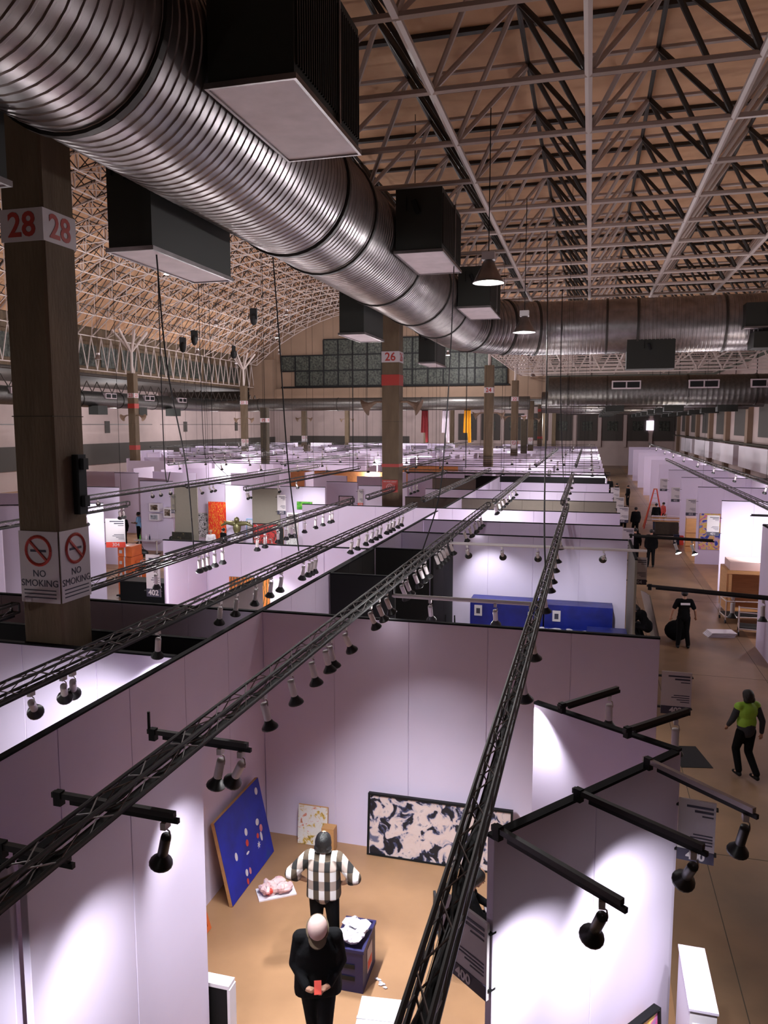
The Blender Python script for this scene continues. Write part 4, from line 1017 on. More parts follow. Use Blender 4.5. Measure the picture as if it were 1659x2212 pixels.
    if cap:
        c = MB(); c.ell(H(0, -.005, .035), (.098, .118, .10), 16, 12, rot); o = rem(c.build('cap', cap, t), .01, 4)
        v = MB(); 
        pts = [H(.088*math.sin(a), .085+.095*math.cos(a), .025-.03*math.cos(a)) for a in np.linspace(-1.5, 1.5, 11)]
        v.add([tuple(p) for p in pts]+[tuple(p+Vector((0, 0, .008))) for p in pts]+[tuple(H(0, .06, .05))], [tuple(range(11))[::-1], tuple(range(11, 22))]+[(k, k+1, k+12, k+11) for k in range(10)]); v.build('visor', 'conc', o); MB().tube([H(.101*math.cos(a), -.005+.122*math.sin(a), .0) for a in np.linspace(0, 6.283, 25)], .012, 6).build('band', 'conc', o)
    if vest:
        c = MB(); c.ell(ch+Vector((0, 0, .04)), (.20, .15, .19), 14, 10); c.ell((ch+pe)/2, (.185, .145, .19), 14, 10); c.cap(J['sL'], J['sR'], .085, .085, 12)
        rem(c.build('safety_vest', 'hivis', t), vox)
    return t
# plaid shirt cloth
def plaid():
    m = bpy.data.materials.new('plaid_cloth'); m.use_nodes = True; nt = m.node_tree; b = nt.nodes['Principled BSDF']; b.inputs['Roughness'].default_value = .85
    tc = nt.nodes.new('ShaderNodeTexCoord'); sp = nt.nodes.new('ShaderNodeSeparateXYZ'); nt.links.new(tc.outputs['Object'], sp.inputs[0])
    def band(out, freq, off, thr):
        a = nt.nodes.new('ShaderNodeMath'); a.operation = 'MULTIPLY_ADD'; nt.links.new(out, a.inputs[0]); a.inputs[1].default_value = freq; a.inputs[2].default_value = off
        f = nt.nodes.new('ShaderNodeMath'); f.operation = 'FRACT'; nt.links.new(a.outputs[0], f.inputs[0])
        g = nt.nodes.new('ShaderNodeMath'); g.operation = 'GREATER_THAN'; nt.links.new(f.outputs[0], g.inputs[0]); g.inputs[1].default_value = thr; return g.outputs[0]
    u = band(sp.outputs[0], 7.2, .25, .5); v = band(sp.outputs[2], 4.2, .2, .5)
    a = nt.nodes.new('ShaderNodeMath'); a.operation = 'MULTIPLY'; a.inputs[1].default_value = .6; nt.links.new(u, a.inputs[0])
    c = nt.nodes.new('ShaderNodeMath'); c.operation = 'MULTIPLY_ADD'; c.inputs[1].default_value = .3; nt.links.new(v, c.inputs[0]); nt.links.new(a.outputs[0], c.inputs[2])
    r = nt.nodes.new('ShaderNodeValToRGB'); r.color_ramp.interpolation = 'CONSTANT'; e = r.color_ramp.elements
    e[0].position = 0; e[0].color = (.78, .74, .76, 1); e[1].position = .2; e[1].color = (.36, .28, .25, 1)
    x = e.new(.5); x.color = (.075, .052, .035, 1); x = e.new(.8); x.color = (.014, .012, .012, 1)
    nt.links.new(c.outputs[0], r.inputs[0]); nt.links.new(r.outputs[0], b.inputs['Base Color']); return m
M['plaid'] = plaid()
M['cloth_red'] = mat('red_print_cloth', (.5, .06, .05), .8)
# woman in the plaid shirt, back to the camera, hands on hips
p1 = person('person with a black bob in a plaid shirt, hands on hips, facing the paintings', (-2.98, 8.22, 0), math.radians(8),
    dict(eL=(-.40, -.06, 1.17), wL=(-.24, .06, 1.02), gL=(-.14, .10, .98), eR=(.40, -.06, 1.17), wR=(.24, .06, 1.02), gR=(.14, .10, .98), kL=(-.10, .02, .50), kR=(.12, .0, .50), aR=(.14, -.02, .09)),
    h=1.68, top='plaid', legs='cloth_black', hairlen=.25, vox=.010, boxy=True)
# person in black with pale cap, walking towards the camera
p2 = person('person in black with a pale pink cap walking toward the camera holding a phone', (-2.52, 6.75, 0), math.radians(200),
    dict(hea=(0, .12, 1.545), nec=(0, .02, 1.43), eL=(-.23, .0, 1.12), wL=(-.10, .24, 1.04), gL=(-.02, .32, 1.06), eR=(.23, .0, 1.12), wR=(.10, .25, 1.03), gR=(.03, .32, 1.06),
         kL=(-.06, .15, .50), aL=(-.02, .10, .10), kR=(.05, .02, .48), aR=(.02, -.24, .16)),
    h=1.76, top='cloth_black', legs='cloth_black', cap='cap_pink', jacket=.12, shoe='cloth_navy', vox=.010)
ph = MB().box((-.035, -.005, -.06), (.035, .005, .06)).build('phone', 'redbright'); ph.location = (-2.52+.13, 6.75-.36, 1.17); ph.rotation_euler = (math.radians(50), 0, math.radians(200)); tag(ph, 'red backed phone held by the person with the pale cap', 'phone')
# seated person half hidden by the nearest truss
ch = thing('folding_chair', 'black chair under the seated person behind the nearest truss', 'chair', (-1.42, 8.55, 0), math.radians(-70))
MB().box((-.21, -.21, .43), (.21, .21, .46)).build('seat', 'chair', ch); MB().box((-.21, -.23, .62), (.21, -.20, .86)).build('backrest', 'chair', ch)
for sx in (-.2, .2):
    for sy in (-.2, .2): MB().bar((sx, sy, .44), (sx*1.08, sy*1.15, 0), .012, 6).build('leg', 'chair', ch)
    MB().bar((sx, -.21, .44), (sx, -.22, .86), .012, 6).build('back_post', 'chair', ch)
person('person in black seated behind the nearest truss, leaning over white papers', (-1.42, 8.55, 0), math.radians(-70),
    dict(pel=(0, -.02, .56), che=(0, .10, .86), nec=(0, .20, 1.02), hea=(0, .28, 1.14), sL=(-.175, .16, .98), sR=(.175, .16, .98), eL=(-.22, .28, .76), eR=(.22, .28, .76), wL=(-.10, .46, .70), wR=(.10, .46, .70),
         hL=(-.09, .02, .56), hR=(.09, .02, .56), kL=(-.12, .42, .54), kR=(.12, .42, .54), aL=(-.12, .42, .10), aR=(.12, .42, .10)), h=1.7, hairlen=.2, vox=.012)
pp_ = MB().box((-.18, -.13, 0), (.18, .13, .02)).build('paper_pad', 'white'); pp_.location = (-1.42+.52*math.sin(math.radians(70)), 8.55+.52*math.cos(math.radians(70)), .66); pp_.rotation_euler = (0, 0, math.radians(-70)); tag(pp_, 'white paper pad on the lap of the seated person', 'paper')
# aisle people
person('man in a black printed shirt seen from behind in the right aisle', (2.84, 23.5, 0), math.radians(5), dict(eL=(-.30, -.02, 1.12), wL=(-.33, .06, .90), eR=(.30, -.02, 1.12), wR=(.34, .06, .92), aL=(-.13, 0, .09), aR=(.15, .0, .09)), h=1.75, long_sleeve=False, vox=.014)
bp = MB().box((-.13, -.004, -.03), (.13, .004, .03)).build('back_print', 'white', bpy.data.objects[[o.name for o in bpy.data.objects if o.name.startswith('person')][-1]] if False else None)
bp.location = (2.85, 23.35, 1.38); bp.rotation_euler = (math.radians(-8), 0, math.radians(5)); bp.parent = [o for o in COL.objects if o.get('label', '').startswith('man in a black printed')][0]; bp.location = (0, -.145, 1.33)
person('person in a green hi-vis vest walking up the right aisle', (2.98, 14.9, 0), math.radians(25), dict(kL=(-.08, .16, .52), aL=(-.08, .04, .12), kR=(.08, .02, .50), aR=(.1, -.22, .14), eL=(-.25, .06, 1.12), wL=(-.22, .22, .95), eR=(.25, -.10, 1.12), wR=(.26, -.08, .88)), h=1.72, top='cloth_grey', vest=True, hairlen=.25, vox=.014)
person('dark dressed person standing left in the far aisle beside a second one', (2.22, 37.4, 0), .1, h=1.75, vox=.02)
person('dark dressed person with broad back in the aisle, right of another', (2.9, 36.9, 0), -.1, h=1.78, vox=.02, jacket=.15)
person('person in black walking further up the aisle, left of the ladder', (2.75, 46.7, 0), .3, dict(kL=(-.09, .14, .5), aL=(-.1, .15, .1), aR=(.1, -.2, .12)), h=1.78, vox=.02, jacket=.1)
person('thin person in black beside the walking one near the ladder', (2.1, 47.5, 0), 0, h=1.75, vox=.02)
person('person in blue jeans standing before the step ladder', (4.15, 50.0, 0), .2, h=1.72, legs='cloth_navy', vox=.02)
person('person bending down at the foot of the aisle ladder', (4.75, 52, 0), 2.0, h=1.6, top='cloth_red', vox=.02)
for k, (x, y, lb) in enumerate(((1.6, 62, 'far aisle person nearest the black wall'), (2.3, 66, 'far aisle person in the middle of the crowd'), (3.1, 64, 'far aisle person right of the crowd'), (1.9, 72, 'farthest person in the aisle'))):
    person(lb+' in dark clothes', (x, y, 0), k, h=1.75, vox=.025)
person('person crouching at the right end of the blue crate stand', (1.78, 23.9, 0), math.radians(60),
    dict(pel=(0, -.1, .45), che=(0, .08, .74), nec=(0, .22, .9), hea=(0, .32, .98), sL=(-.17, .18, .86), sR=(.17, .18, .86), eL=(-.2, .34, .62), eR=(.2, .34, .62), wL=(-.1, .5, .45), wR=(.1, .5, .45),
         hL=(-.09, -.1, .45), hR=(.09, -.1, .45), kL=(-.12, .28, .50), kR=(.12, .28, .5), aL=(-.12, .1, .09), aR=(.12, .1, .09)), hairlen=.15, vox=.016)
# left visitors
person('visitor in a long black coat standing at the left before the pictures', (-24.2, 35.6, 0), 1.0, h=1.75, jacket=.2, hairlen=.2, vox=.018)
person('man in a light blue shirt holding a white folder', (-24.1, 36.9, 0), math.radians(110), dict(eR=(.24, .05, 1.12), wR=(.12, .28, 1.12), eL=(-.24, .05, 1.12), wL=(-.1, .28, 1.12)), h=1.78, top='cloth_blue', long_sleeve=False, skin='skin_dark', vox=.016)
fo = MB().box((-.16, -.12, 0), (.16, .12, .02)).build('folder', 'white'); fo.location = (-24.42, 36.78, 1.2); fo.rotation_euler = (.3, .2, 1.9); tag(fo, 'white folder in the hands of the man in the light blue shirt', 'folder')
person('bald man in a pale shirt sitting before the red painting', (ony(456, 1100, 33.0).x, 32.9, 0), .6, dict(), h=1.55, top='cloth_white', hair='skin', vox=.018)
person('dark haired man beside the bald man before the red painting', (ony(479, 1100, 33.1).x, 33.2, 0), 2.6, h=1.62, vox=.018)

# ================================================================== PAINTINGS AND OBJECTS
def picture(label, mats, w_, h_, loc, rz=0, lean=0, fr=None, frw=.03, d=.04, cat='painting', back='wood'):
    """upright picture: origin at the middle of its bottom edge, face to local -Y, leaning back by `lean` radians"""
    t = thing('painting', label, cat, loc, rz); 
    R_ = Matrix.Rotation(-lean, 3, 'X')
    o = MB().box((-w_/2, -d, 0), (w_/2, 0, h_)).build('stretcher', back, t); o.rotation_euler = (-lean, 0, 0)
    c = MB().box((-w_/2+.002, -d-.006, .002), (w_/2-.002, -d, h_-.002)).build('canvas', mats, t); c.rotation_euler = (-lean, 0, 0)
    if fr:
        f = MB(); y0, y1 = -d-.03, .002; a = frw
        f.box((-w_/2-a, y0, -0.0), (-w_/2, y1, h_+a)).box((w_/2, y0, 0), (w_/2+a, y1, h_+a)).box((-w_/2, y0, h_), (w_/2, y1, h_+a)).box((-w_/2, y0, 0), (w_/2, y1, a*.6))
        o = f.build('frame', fr, t); o.rotation_euler = (-lean, 0, 0)
    return t
M['a_blue'] = art('blue_paint', [(.3, (.004, .012, .22)), (.6, (.006, .02, .40)), (.75, (.01, .05, .30))], 3, 4)
M['a_bw'] = art('black_white_blue_strokes', [(.43, (.008, .008, .014)), (.46, (.05, .06, .14)), (.485, (.42, .36, .42)), (.52, (.60, .46, .44)), (.64, (.62, .50, .50)), (.70, (.12, .12, .2))], 5.4, 7, dist=.7)
M['a_small'] = art('pale_colour_sketch', [(.33, (.10, .09, .05)), (.40, (.60, .38, .06)), (.46, (.72, .66, .62)), (.60, (.74, .70, .70)), (.68, (.62, .14, .05)), (.74, (.20, .25, .20))], 9, 6, dist=.8)
M['a_red'] = art('red_scrawl', [(.42, (.62, .025, .01)), (.52, (.70, .05, .01)), (.58, (.75, .35, .04)), (.64, (.50, .02, .01))], 4, 6, dist=2, stretch=(2.5, 1, 1))
M['a_orange'] = art('orange_figure_paint', [(.35, (.10, .05, .01)), (.46, (.55, .20, .01)), (.6, (.72, .27, .02)), (.7, (.5, .12, .02))], 4, 4, kind='wave', dist=6)
M['a_graf'] = art('ink_faces', [(.42, (.02, .03, .04)), (.5, (.72, .70, .76)), (.62, (.70, .68, .74)), (.68, (.15, .12, .2))], 5, 3, dist=3)
M['a_round'] = art('red_black_ring', [(.38, (.02, .015, .015)), (.5, (.45, .03, .03)), (.6, (.10, .02, .02)), (.7, (.55, .45, .45))], 3, 5, dist=2)
M['a_grey'] = art('grey_relief', [(.35, (.20, .18, .16)), (.5, (.62, .60, .62)), (.65, (.35, .33, .33))], 4, 4, dist=2, stretch=(2, 1, .6))
M['a_green'] = art('green_meadow', [(.4, (.03, .20, .02)), (.6, (.10, .40, .04)), (.75, (.7, .5, .1))], 6, 5)
M['a_multi'] = art('bright_abstract', [(.36, (.02, .05, .40)), (.42, (.65, .45, .55)), (.47, (.80, .45, .05)), (.52, (.75, .62, .2)), (.57, (.70, .10, .35)), (.63, (.1, .3, .5))], 1.8, 2, dist=1.5)
M['a_photo'] = art('sepia_photo', [(.35, (.03, .02, .012)), (.5, (.15, .10, .07)), (.65, (.55, .48, .45))], 7, 4, dist=1)
M['a_photo2'] = art('grey_photo', [(.35, (.10, .11, .14)), (.55, (.35, .36, .42)), (.7, (.6, .6, .66))], 5, 4, stretch=(1, 1, 4))
M['a_dark'] = art('dark_floral', [(.45, (.006, .006, .005)), (.62, (.02, .018, .01)), (.72, (.3, .2, .12))], 6, 4, dist=1)
M['a_pink'] = art('pink_sketch', [(.4, (.65, .45, .55)), (.6, (.72, .60, .68)), (.75, (.5, .15, .1))], 8, 5)

# large blue canvas leaning on the long wall; local frame: width along Y, face to +X
t = picture('big blue canvas with small pale and pink shapes leaning on the long wall', 'a_blue', 1.42, 1.20, (-4.60, 9.58, 0), math.radians(90), math.radians(12), d=.05)
shapes = [(.56, 1.03, .045, .055, 'cloth_white'), (.40, .62, .05, .05, 'cloth_white'), (.47, .49, .045, .055, 'pinkp'), (.03, .66, .04, .055, 'cloth_white'), (.0, .51, .04, .05, 'redbright'), (-.04, .38, .045, .018, 'cloth_white'),
          (.33, .44, .035, .04, 'redbright'), (.43, .38, .03, .07, 'cloth_white'), (.31, .31, .05, .05, 'star'), (-.36, .50, .035, .06, 'cloth_white'), (-.18, .16, .035, .05, 'cloth_white'), (-.08, .13, .03, .05, 'pinkp'), (-.20, .04, .028, .045, 'redbright')]
M['pinkp'] = mat('pink_paint', (.62, .20, .24), .6)
g = bpy.data.objects[t.children[0].name]
Rl = Matrix.Rotation(-math.radians(12), 3, 'X')
for (x, z, a, b_, mt) in shapes:
    q = MB(); N = 14; z += .02
    pts = []
    for k in range(N):
        an = 2*math.pi*k/N; rr_ = 1.0 if mt != 'star' else (1.1 if k % 2 else .45)
        pts.append(Vector((x+a*rr_*math.cos(an), -.0565, z+b_*rr_*math.sin(an))))
    q.add([tuple(p) for p in pts]+[tuple(p-Vector((0, .003, 0))) for p in pts], [tuple(range(N)), tuple(range(N, 2*N))[::-1]]+[(k, (k+1) % N, N+(k+1) % N, N+k) for k in range(N)])
    o = q.build('painted_shape', 'cloth_white' if mt == 'star' else mt, t); o.rotation_euler = (-math.radians(12), 0, 0)
picture('small pale abstract canvas leaning low on the broad back wall', 'a_small', .49, .62, (-4.04, 10.66, 0), 0, .10)
bx = MB().box((0, 0, 0), (.20, .16, .38)).build('cardboard_box', 'wood', None, (-3.84, 10.5, 0)); tag(bx, 'small brown box between the pale canvas and the head of the person in plaid', 'box')
picture('wide black, blue and cream abstract in a dark frame on the floor', 'a_bw', 2.15, .93, (-2.03, 10.66, 0.0), 0, .09, fr='black', frw=.03)
t = thing('wrapped_bundle', 'pink and white plastic wrapped bundle on the floor', 'bundle', (-4.12, 9.35, 0), .5)
b = MB(); rc = random.Random(5)
for k in range(26): b.ell((rc.uniform(-.2, .2), rc.uniform(-.12, .12), rc.uniform(.03, .12)), (rc.uniform(.05, .12), rc.uniform(.03, .07), rc.uniform(.03, .07)), 7, 5, RZ(rc.uniform(0, 3)))
o = b.build('wrapping', 'pink_wrap', t); MB().box((-.26, -.16, 0), (.27, .14, .018)).build('tray', 'white', t, rz=.1); MB().ell((-.10, -.10, .09), (.07, .05, .05), 8, 6).build('red_content', 'redbright', t)
t = thing('orange_easel', 'orange red wooden frame leaning at the foot of the long wall', 'frame', (-4.66, 8.05, 0), math.radians(90))
b = MB(); b.box((-.35, -.04, 0), (-.29, 0, .5)).box((.29, -.04, 0), (.35, 0, .5)).box((-.29, -.04, .44), (.29, 0, .5)).box((-.29, -.04, 0), (.29, 0, .06)); o = b.build('frame_bars', 'orange', t); o.rotation_euler = (-.28, 0, 0)
t = thing('leaning_canvas', 'thick canvas turned to the wall with a pale edge, bottom of the frame', 'canvas', (-4.05, 6.5, 0))
MB().box((0, .0, 0), (.64, .10, .86)).build('backing', 'black', t); MB().box((-.01, -.02, .86), (.66, .12, .90)).build('top_edge', 'white', t); MB().box((.64, -.02, 0), (.67, .12, .86)).build('side_edge', 'white', t); MB().box((.30, -.015, 0), (.34, -.001, .86)).build('cross_bar', 'conc_dark', t)
# navy crate with bag
t = thing('navy_crate', 'dark navy crate with white label beside the walking person', 'crate', (-2.72, 7.80, 0), .02)
MB().box((0, 0, 0), (.36, .56, .50)).build('body', 'blue_box', t); 
b = MB(); b.box((-.012, -.012, .50), (.372, .02, .54)).box((-.012, .54, .50), (.372, .572, .54)).box((-.012, .02, .5), (.02, .54, .54)).box((.34, .02, .5), (.372, .54, .54)); b.build('rim', 'blue_box', t)
MB().box((.3615, .18, .12), (.365, .40, .42)).build('label', 'signwhite', t); MB().box((.3655, .2, .15), (.367, .38, .26)).build('label_print', 'redbright', t)
for z in (.15, .3): MB().box((.10, -.012, z), (.26, -.001, z+.05)).build('handle_slot', 'black', t)
t = thing('crumpled_bag', 'crumpled clear and white plastic bag lying on the navy crate', 'bag', (-2.54, 8.05, .54))
b = MB(); 
for k in range(20): b.ell((rc.uniform(-.10, .10), rc.uniform(-.17, .17), rc.uniform(.04, .14)), (rc.uniform(.04, .10), rc.uniform(.05, .11), rc.uniform(.03, .06)), 6, 4, RZ(rc.uniform(0, 3)))
b.build('plastic_film', 'film', t)
t = thing('plastic_scraps', 'few clear plastic scraps on the floor right of the navy crate', 'scrap', (-2.2, 8.0, 0)); b = MB()
for k in range(6): b.ell((rc.uniform(-.08, .08), rc.uniform(-.06, .1), .012), (.03, .015, .012), 6, 4)
b.build('film', 'film', t)
t = thing('white_carton', 'white flat topped carton at the bottom edge of the frame', 'box', (-2.12, 6.62, 0), .12); MB().box((0, 0, 0), (.46, .6, .48)).build('body', 'white', t); MB().box((-.005, .28, .4801), (.465, .32, .484)).build('tape', 'film', t)
# picture on the slanted wall and white cabinet at its end
dirv = Vector((1.45, 1.87, 0)).normalized(); pc = Vector((-.62, 5.13, 0))+dirv*1.60; nrm = Vector((dirv.y, -dirv.x, 0))
pc2 = pc+nrm*.10
picture('colourful framed picture leaning on the slanted wall at the bottom edge', 'a_multi', .80, 1.44, (pc2.x+nrm.x*.1, pc2.y+nrm.y*.1, 0), math.atan2(dirv.y, dirv.x), .06, fr='black', frw=.02)
t = thing('white_cabinet', 'tall white cabinet at the right end of the slanted wall', 'cabinet', (.90, 5.95, 0)); MB().box((0, 0, 0), (.20, .76, 2.0)).build('body', 'white', t); MB().box((-.01, -.01, 2.0), (.21, .77, 2.02)).build('top', 'panel', t); MB().box((.02, -.012, .1), (.18, -.001, 1.9)).build('door', 'panel', t); MB().bar((.16, -.03, 1.0), (.16, -.03, 1.25), .008, 6).build('handle', 'chrome', t)
# blue wrapped crates
def blue_crate(x0, x1, y0, y1, h, label, lab=None, sx=0):
    t = thing('wrapped_crate', label, 'crate', (x0, y0, 0)); w_ = x1-x0; d = y1-y0
    b = MB(); nseg = 8; 
    b.box((0, 0, 0), (w_, d, h)); b.build('blanket', 'blue_wrap', t)
    for k in range(2): MB().box((-.004, -.004, h*(.3+.35*k)), (w_+.004, d+.004, h*(.3+.35*k)+.04)).build('strap', 'blue_box', t)
    if lab: MB().box((w_*lab, -.012, h-.42), (w_*lab+.2, -.003, h-.14)).build('label', 'signwhite', t); MB().box((w_*lab+.05, -.015, h-.36), (w_*lab+.15, -.0121, h-.22)).build('label_print', 'ink', t)
    return t
blue_crate(-2.88, -1.02, 19.3, 19.9, 2.08, 'tall blue wrapped crate on the left behind the front cross pipe', .06)
blue_crate(-.98, .68, 19.3, 19.9, 2.06, 'tall blue wrapped crate right of the nearest truss, label at top left', .12)
blue_crate(-1.3, .05, 18.5, 19.1, 1.52, 'lower blue crate under clear film in front of the tall ones')
blue_crate(.07, 1.0, 18.5, 19.1, 1.62, 'lower blue crate at the right end of the row', .5)
t = thing('film_sheet', 'clear film thrown over the lower blue crate', 'plastic', (-1.3, 18.45, 1.53)); b = MB()
for k in range(16): b.ell((k*.085+.03, rc.uniform(0, .5), rc.uniform(.0, .03)), (.09, .16, .03), 6, 4, RZ(rc.uniform(0, 3)))
b.build('film', 'film', t)
t = thing('step_stool', 'small black A frame ladder against the white wall left of the blue crates', 'ladder', (-3.25, 18.4, 0))
for sx in (-.16, .16): MB().bar((sx, -.22, 0), (sx*.7, 0, 1.85), .016, 6).build('rail', 'black', t); MB().bar((sx, .3, 0), (sx*.7, .02, 1.85), .014, 6).build('rear_rail', 'black', t)
for k in range(5): MB().box((-.15+.01*k, -.2+.042*k, .3*k+.28), (.15-.01*k, -.12+.042*k, .3*k+.31)).build('step', 'black', t)

# picture on a vertical plane Y=const from image corners
def pic_at(x0, x1, y0, y1, Y, m, label, fr=None, lean=0.0, floor=False, frw=.03, mount=None):
    a = ony(x0, y1, Y); b_ = ony(x1, y0, Y); w_ = b_.x-a.x; z0 = 0 if floor else a.z
    t = picture(label, m, w_, b_.z-z0, ((a.x+b_.x)/2, Y, z0), 0, lean, fr=fr, frw=frw)
    return t
pic_at(498, 583, 1250, 1310, 17.03, 'a_orange', 'orange painting of figures on the wall left of the short unlit wall')
pic_at(426, 449, 1108, 1160, 34.26, 'a_graf', 'black and white scrawled painting left of the red one')
t = picture('large red painting leaning forward from the wall corner', 'a_red', .98, 2.45, (ony(469, 1100, 33.9).x, 33.9, .35), 0, .03)
pic_at(549, 600, 1133, 1190, 31.85, 'a_round', 'framed red and black ring painting under the grey wall', fr='black', floor=True)
pic_at(617, 640, 1109, 1190, 31.0, 'a_grey', 'tall grey relief panel leaning below the booth sign', lean=.1, floor=True)
pic_at(600, 613, 1140, 1190, 31.3, 'panel_black', 'narrow black panel beside the ring painting', floor=True)
pic_at(642, 675, 1084, 1100, 33.56, 'a_green', 'green meadow painting above the plain shaded wall')
pic_at(734, 762, 1073, 1110, 36.96, 'a_pink', 'pale pink framed drawing above the end of the fourth truss', fr='a_dark')
pic_at(535, 546, 1122, 1160, 33.56, 'cloth_white', 'white pedestal panel beside the winged sculpture', fr='cloth_blue')
for (x0, x1, y0, y1, m_, lb) in ((323, 344, 1088, 1105, 'a_photo', 'upper framed picture of the pair on the left wall'), (323, 344, 1110, 1124, 'a_photo2', 'lower framed picture of the pair on the left wall'), (354, 370, 1097, 1118, 'a_photo', 'single framed portrait right of the pair')):
    a = ony(x0, y1, 34.55); b_ = ony(x1, y0, 34.55); w_ = b_.x-a.x; hh = b_.z-a.z
    t = thing('framed_picture', lb, 'picture', (a.x, 34.55, a.z)); MB().box((0, .2, 0), (w_, .36, hh)).box((0, -.03, 0), (w_, .2, hh)).build('mount', 'white', t); MB().box((w_*.15, -.036, hh*.18), (w_*.85, -.03, hh*.85)).build('print', m_, t)
pic_at(1508, 1560, 1110, 1186, 38.31, 'a_multi', 'big colourful abstract on the white wall facing the right aisle')
# sculpture
p = ony(516, 1140, 32.8)
t = thing('winged_sculpture', 'olive bronze figure with outstretched wings on a stand', 'sculpture', (p.x, 32.6, 0))
b = MB(); b.ell((0, 0, p.z+.02), (.20, .16, .30), 12, 10); b.ell((0, -.02, p.z+.40), (.13, .12, .15), 10, 8); b.cap((0, 0, p.z-.2), (0, 0, p.z-.35), .14, .10)
b.build('torso', 'bronze', t, smooth=True)
for sg in (-1, 1):
    w_ = MB(); w_.cap((sg*.12, 0, p.z+.22), (sg*.50, 0, p.z+.26), .13, .09); w_.cap((sg*.50, 0, p.z+.26), (sg*.82, .02, p.z+.10), .09, .03)
    for k in range(5): w_.ell((sg*(.22+k*.11), 0, p.z+.34-.01*k), (.03, .04, .04), 6, 4)
    w_.build('wing', 'bronze', t, smooth=True)
MB().lathe([(.001, .10), (.05, .10), (.05, .0)], 10, (0, -.16, p.z+.36), RX(math.pi/2)).build('muzzle', 'bronze', t); MB().box((-.22, -.2, 0), (.22, .2, p.z-.35)).build('stand', 'white', t)
# dark benches / crates in the middle left
p = ony(394, 1162, 31.9); t = thing('dark_panel', 'dark floral panel propped left of the olive grey wall', 'panel', (p.x, 31.9, 0)); MB().box((-.52, -.05, 0), (.52, 0, p.z+.28)).build('board', 'a_dark', t)
t = thing('black_bench', 'slanted black counter in front of the two seated men', 'counter', (ony(458, 1150, 31.6).x, 31.6, 0), .25); b = MB(); b.box((-.75, -.3, 0), (.75, .3, 1.05)); b.build('body', 'black', t); MB().box((-.8, -.34, 1.05), (.8, .34, 1.09)).build('top', 'black', t)
# carton stack
base = (-17.3, 25.0)
t0 = 0; rcs = random.Random(9)
for k, (dx, dy, z, w_, d, h_) in enumerate(((0, 0, .12, .62, .8, .55), (0, 0, .67, .62, .8, .50), (.02, 0, 1.17, .58, .75, .42), (0, .03, 1.59, .60, .7, .40), (.64, .2, .12, .45, .6, .5), (.66, .2, .62, .42, .55, .45), (.64, .25, 1.07, .4, .5, .35))):
    t = thing('orange_carton', ['bottom', 'second', 'third', 'topmost', 'lowest', 'middle', 'upper'][k]+(' carton of the tall orange stack by column 28' if k < 4 else ' carton of the lower orange stack behind the tall one'), 'box', (base[0]+dx, base[1]+dy, z), rcs.uniform(-.05, .05))
    MB().box((0, 0, 0), (w_, d, h_-.01)).build('carton', 'orange', t); MB().box((w_*.45, -.003, 0), (w_*.55, d+.003, h_-.005)).build('tape', 'film', t); MB().box((w_*.1, -.005, h_*.3), (w_*.3, -.001, h_*.6)).build('label', 'signwhite', t)
t = thing('pallet_dolly', 'low black dolly under the orange cartons', 'dolly', (-17.35, 24.9, 0)); MB().box((0, 0, .06), (1.25, .95, .115)).build('deck', 'black', t)
for x in (.1, 1.1):
    for y in (.1, .85): MB().bar((x-.03, y, .03), (x+.03, y, .03), .03, 8).build('wheel', 'rubber', t)
t = thing('black_counter', 'long low black counter behind the orange cartons', 'counter', (-16.0, 23.2, 0)); MB().box((0, 0, .1), (3.6, .7, 1.05)).build('body', 'cloth_black', t); MB().box((-.03, -.03, 1.05), (3.63, .73, 1.09)).build('top', 'black', t); MB().box((.05, .05, 0), (3.55, .65, .1)).build('plinth', 'black', t)
# table and chair by the framed pictures
t = thing('glass_table', 'small glass table with bottles beside the black armchair', 'table', (-21.7, 34.0, 0)); MB().box((-.6, -.35, .72), (.6, .35, .74)).build('top', 'film', t)
for sx in (-.5, .5): MB().bar((sx, 0, 0), (sx, 0, .72), .04, 6).build('leg', 'frame_paint', t); MB().box((sx-.05, -.3, 0), (sx+.05, .3, .03)).build('foot', 'black', t)
for k, (x, m_) in enumerate(((-.45, 'a_green'), (-.1, 'white'), (.1, 'cloth_navy'))): 
    o = MB().lathe([(.001, 0), (.04, 0), (.04, .16), (.015, .2), (.015, .27), (.001, .27)], 8).build('bottle', m_, None, (-21.7+x, 34.0, .74)); tag(o, ['green bottle on the glass table', 'white bottle on the glass table', 'dark bottle on the glass table'][k], 'bottle')
t = thing('armchair', 'black leather armchair beside the glass table', 'armchair', (-20.15, 34.1, 0), .6)
MB().cap((-.3, 0, .4), (.3, 0, .4), .16, .16, 12).build('seat', 'chair', t, smooth=True); MB().cap((-.3, .3, .62), (.3, .3, .62), .17, .17, 12).cap((-.2, .33, .82), (.2, .33, .82), .12, .12, 12).build('backrest', 'chair', t, smooth=True)
for sx in (-.4, .4): MB().cap((sx, -.2, .58), (sx, .3, .58), .06, .06, 8).build('armrest', 'white' if sx < 0 else 'chair', t, smooth=True); MB().bar((sx, -.1, 0), (sx, -.1, .55), .02, 6).build('leg', 'chrome', t); MB().bar((sx, .3, 0), (sx, .3, .55), .02, 6).build('leg', 'chrome', t)
t = thing('black_case', 'black bag under the glass table', 'bag', (-21.6, 33.2, 0)); MB().ell((0, 0, .2), (.42, .2, .2), 10, 6).build('bag', 'chair', t, smooth=True); MB().tube([(-.15, 0, .36), (-.1, 0, .5), (.1, 0, .5), (.15, 0, .36)], .015, 5).build('handle', 'chair', t)
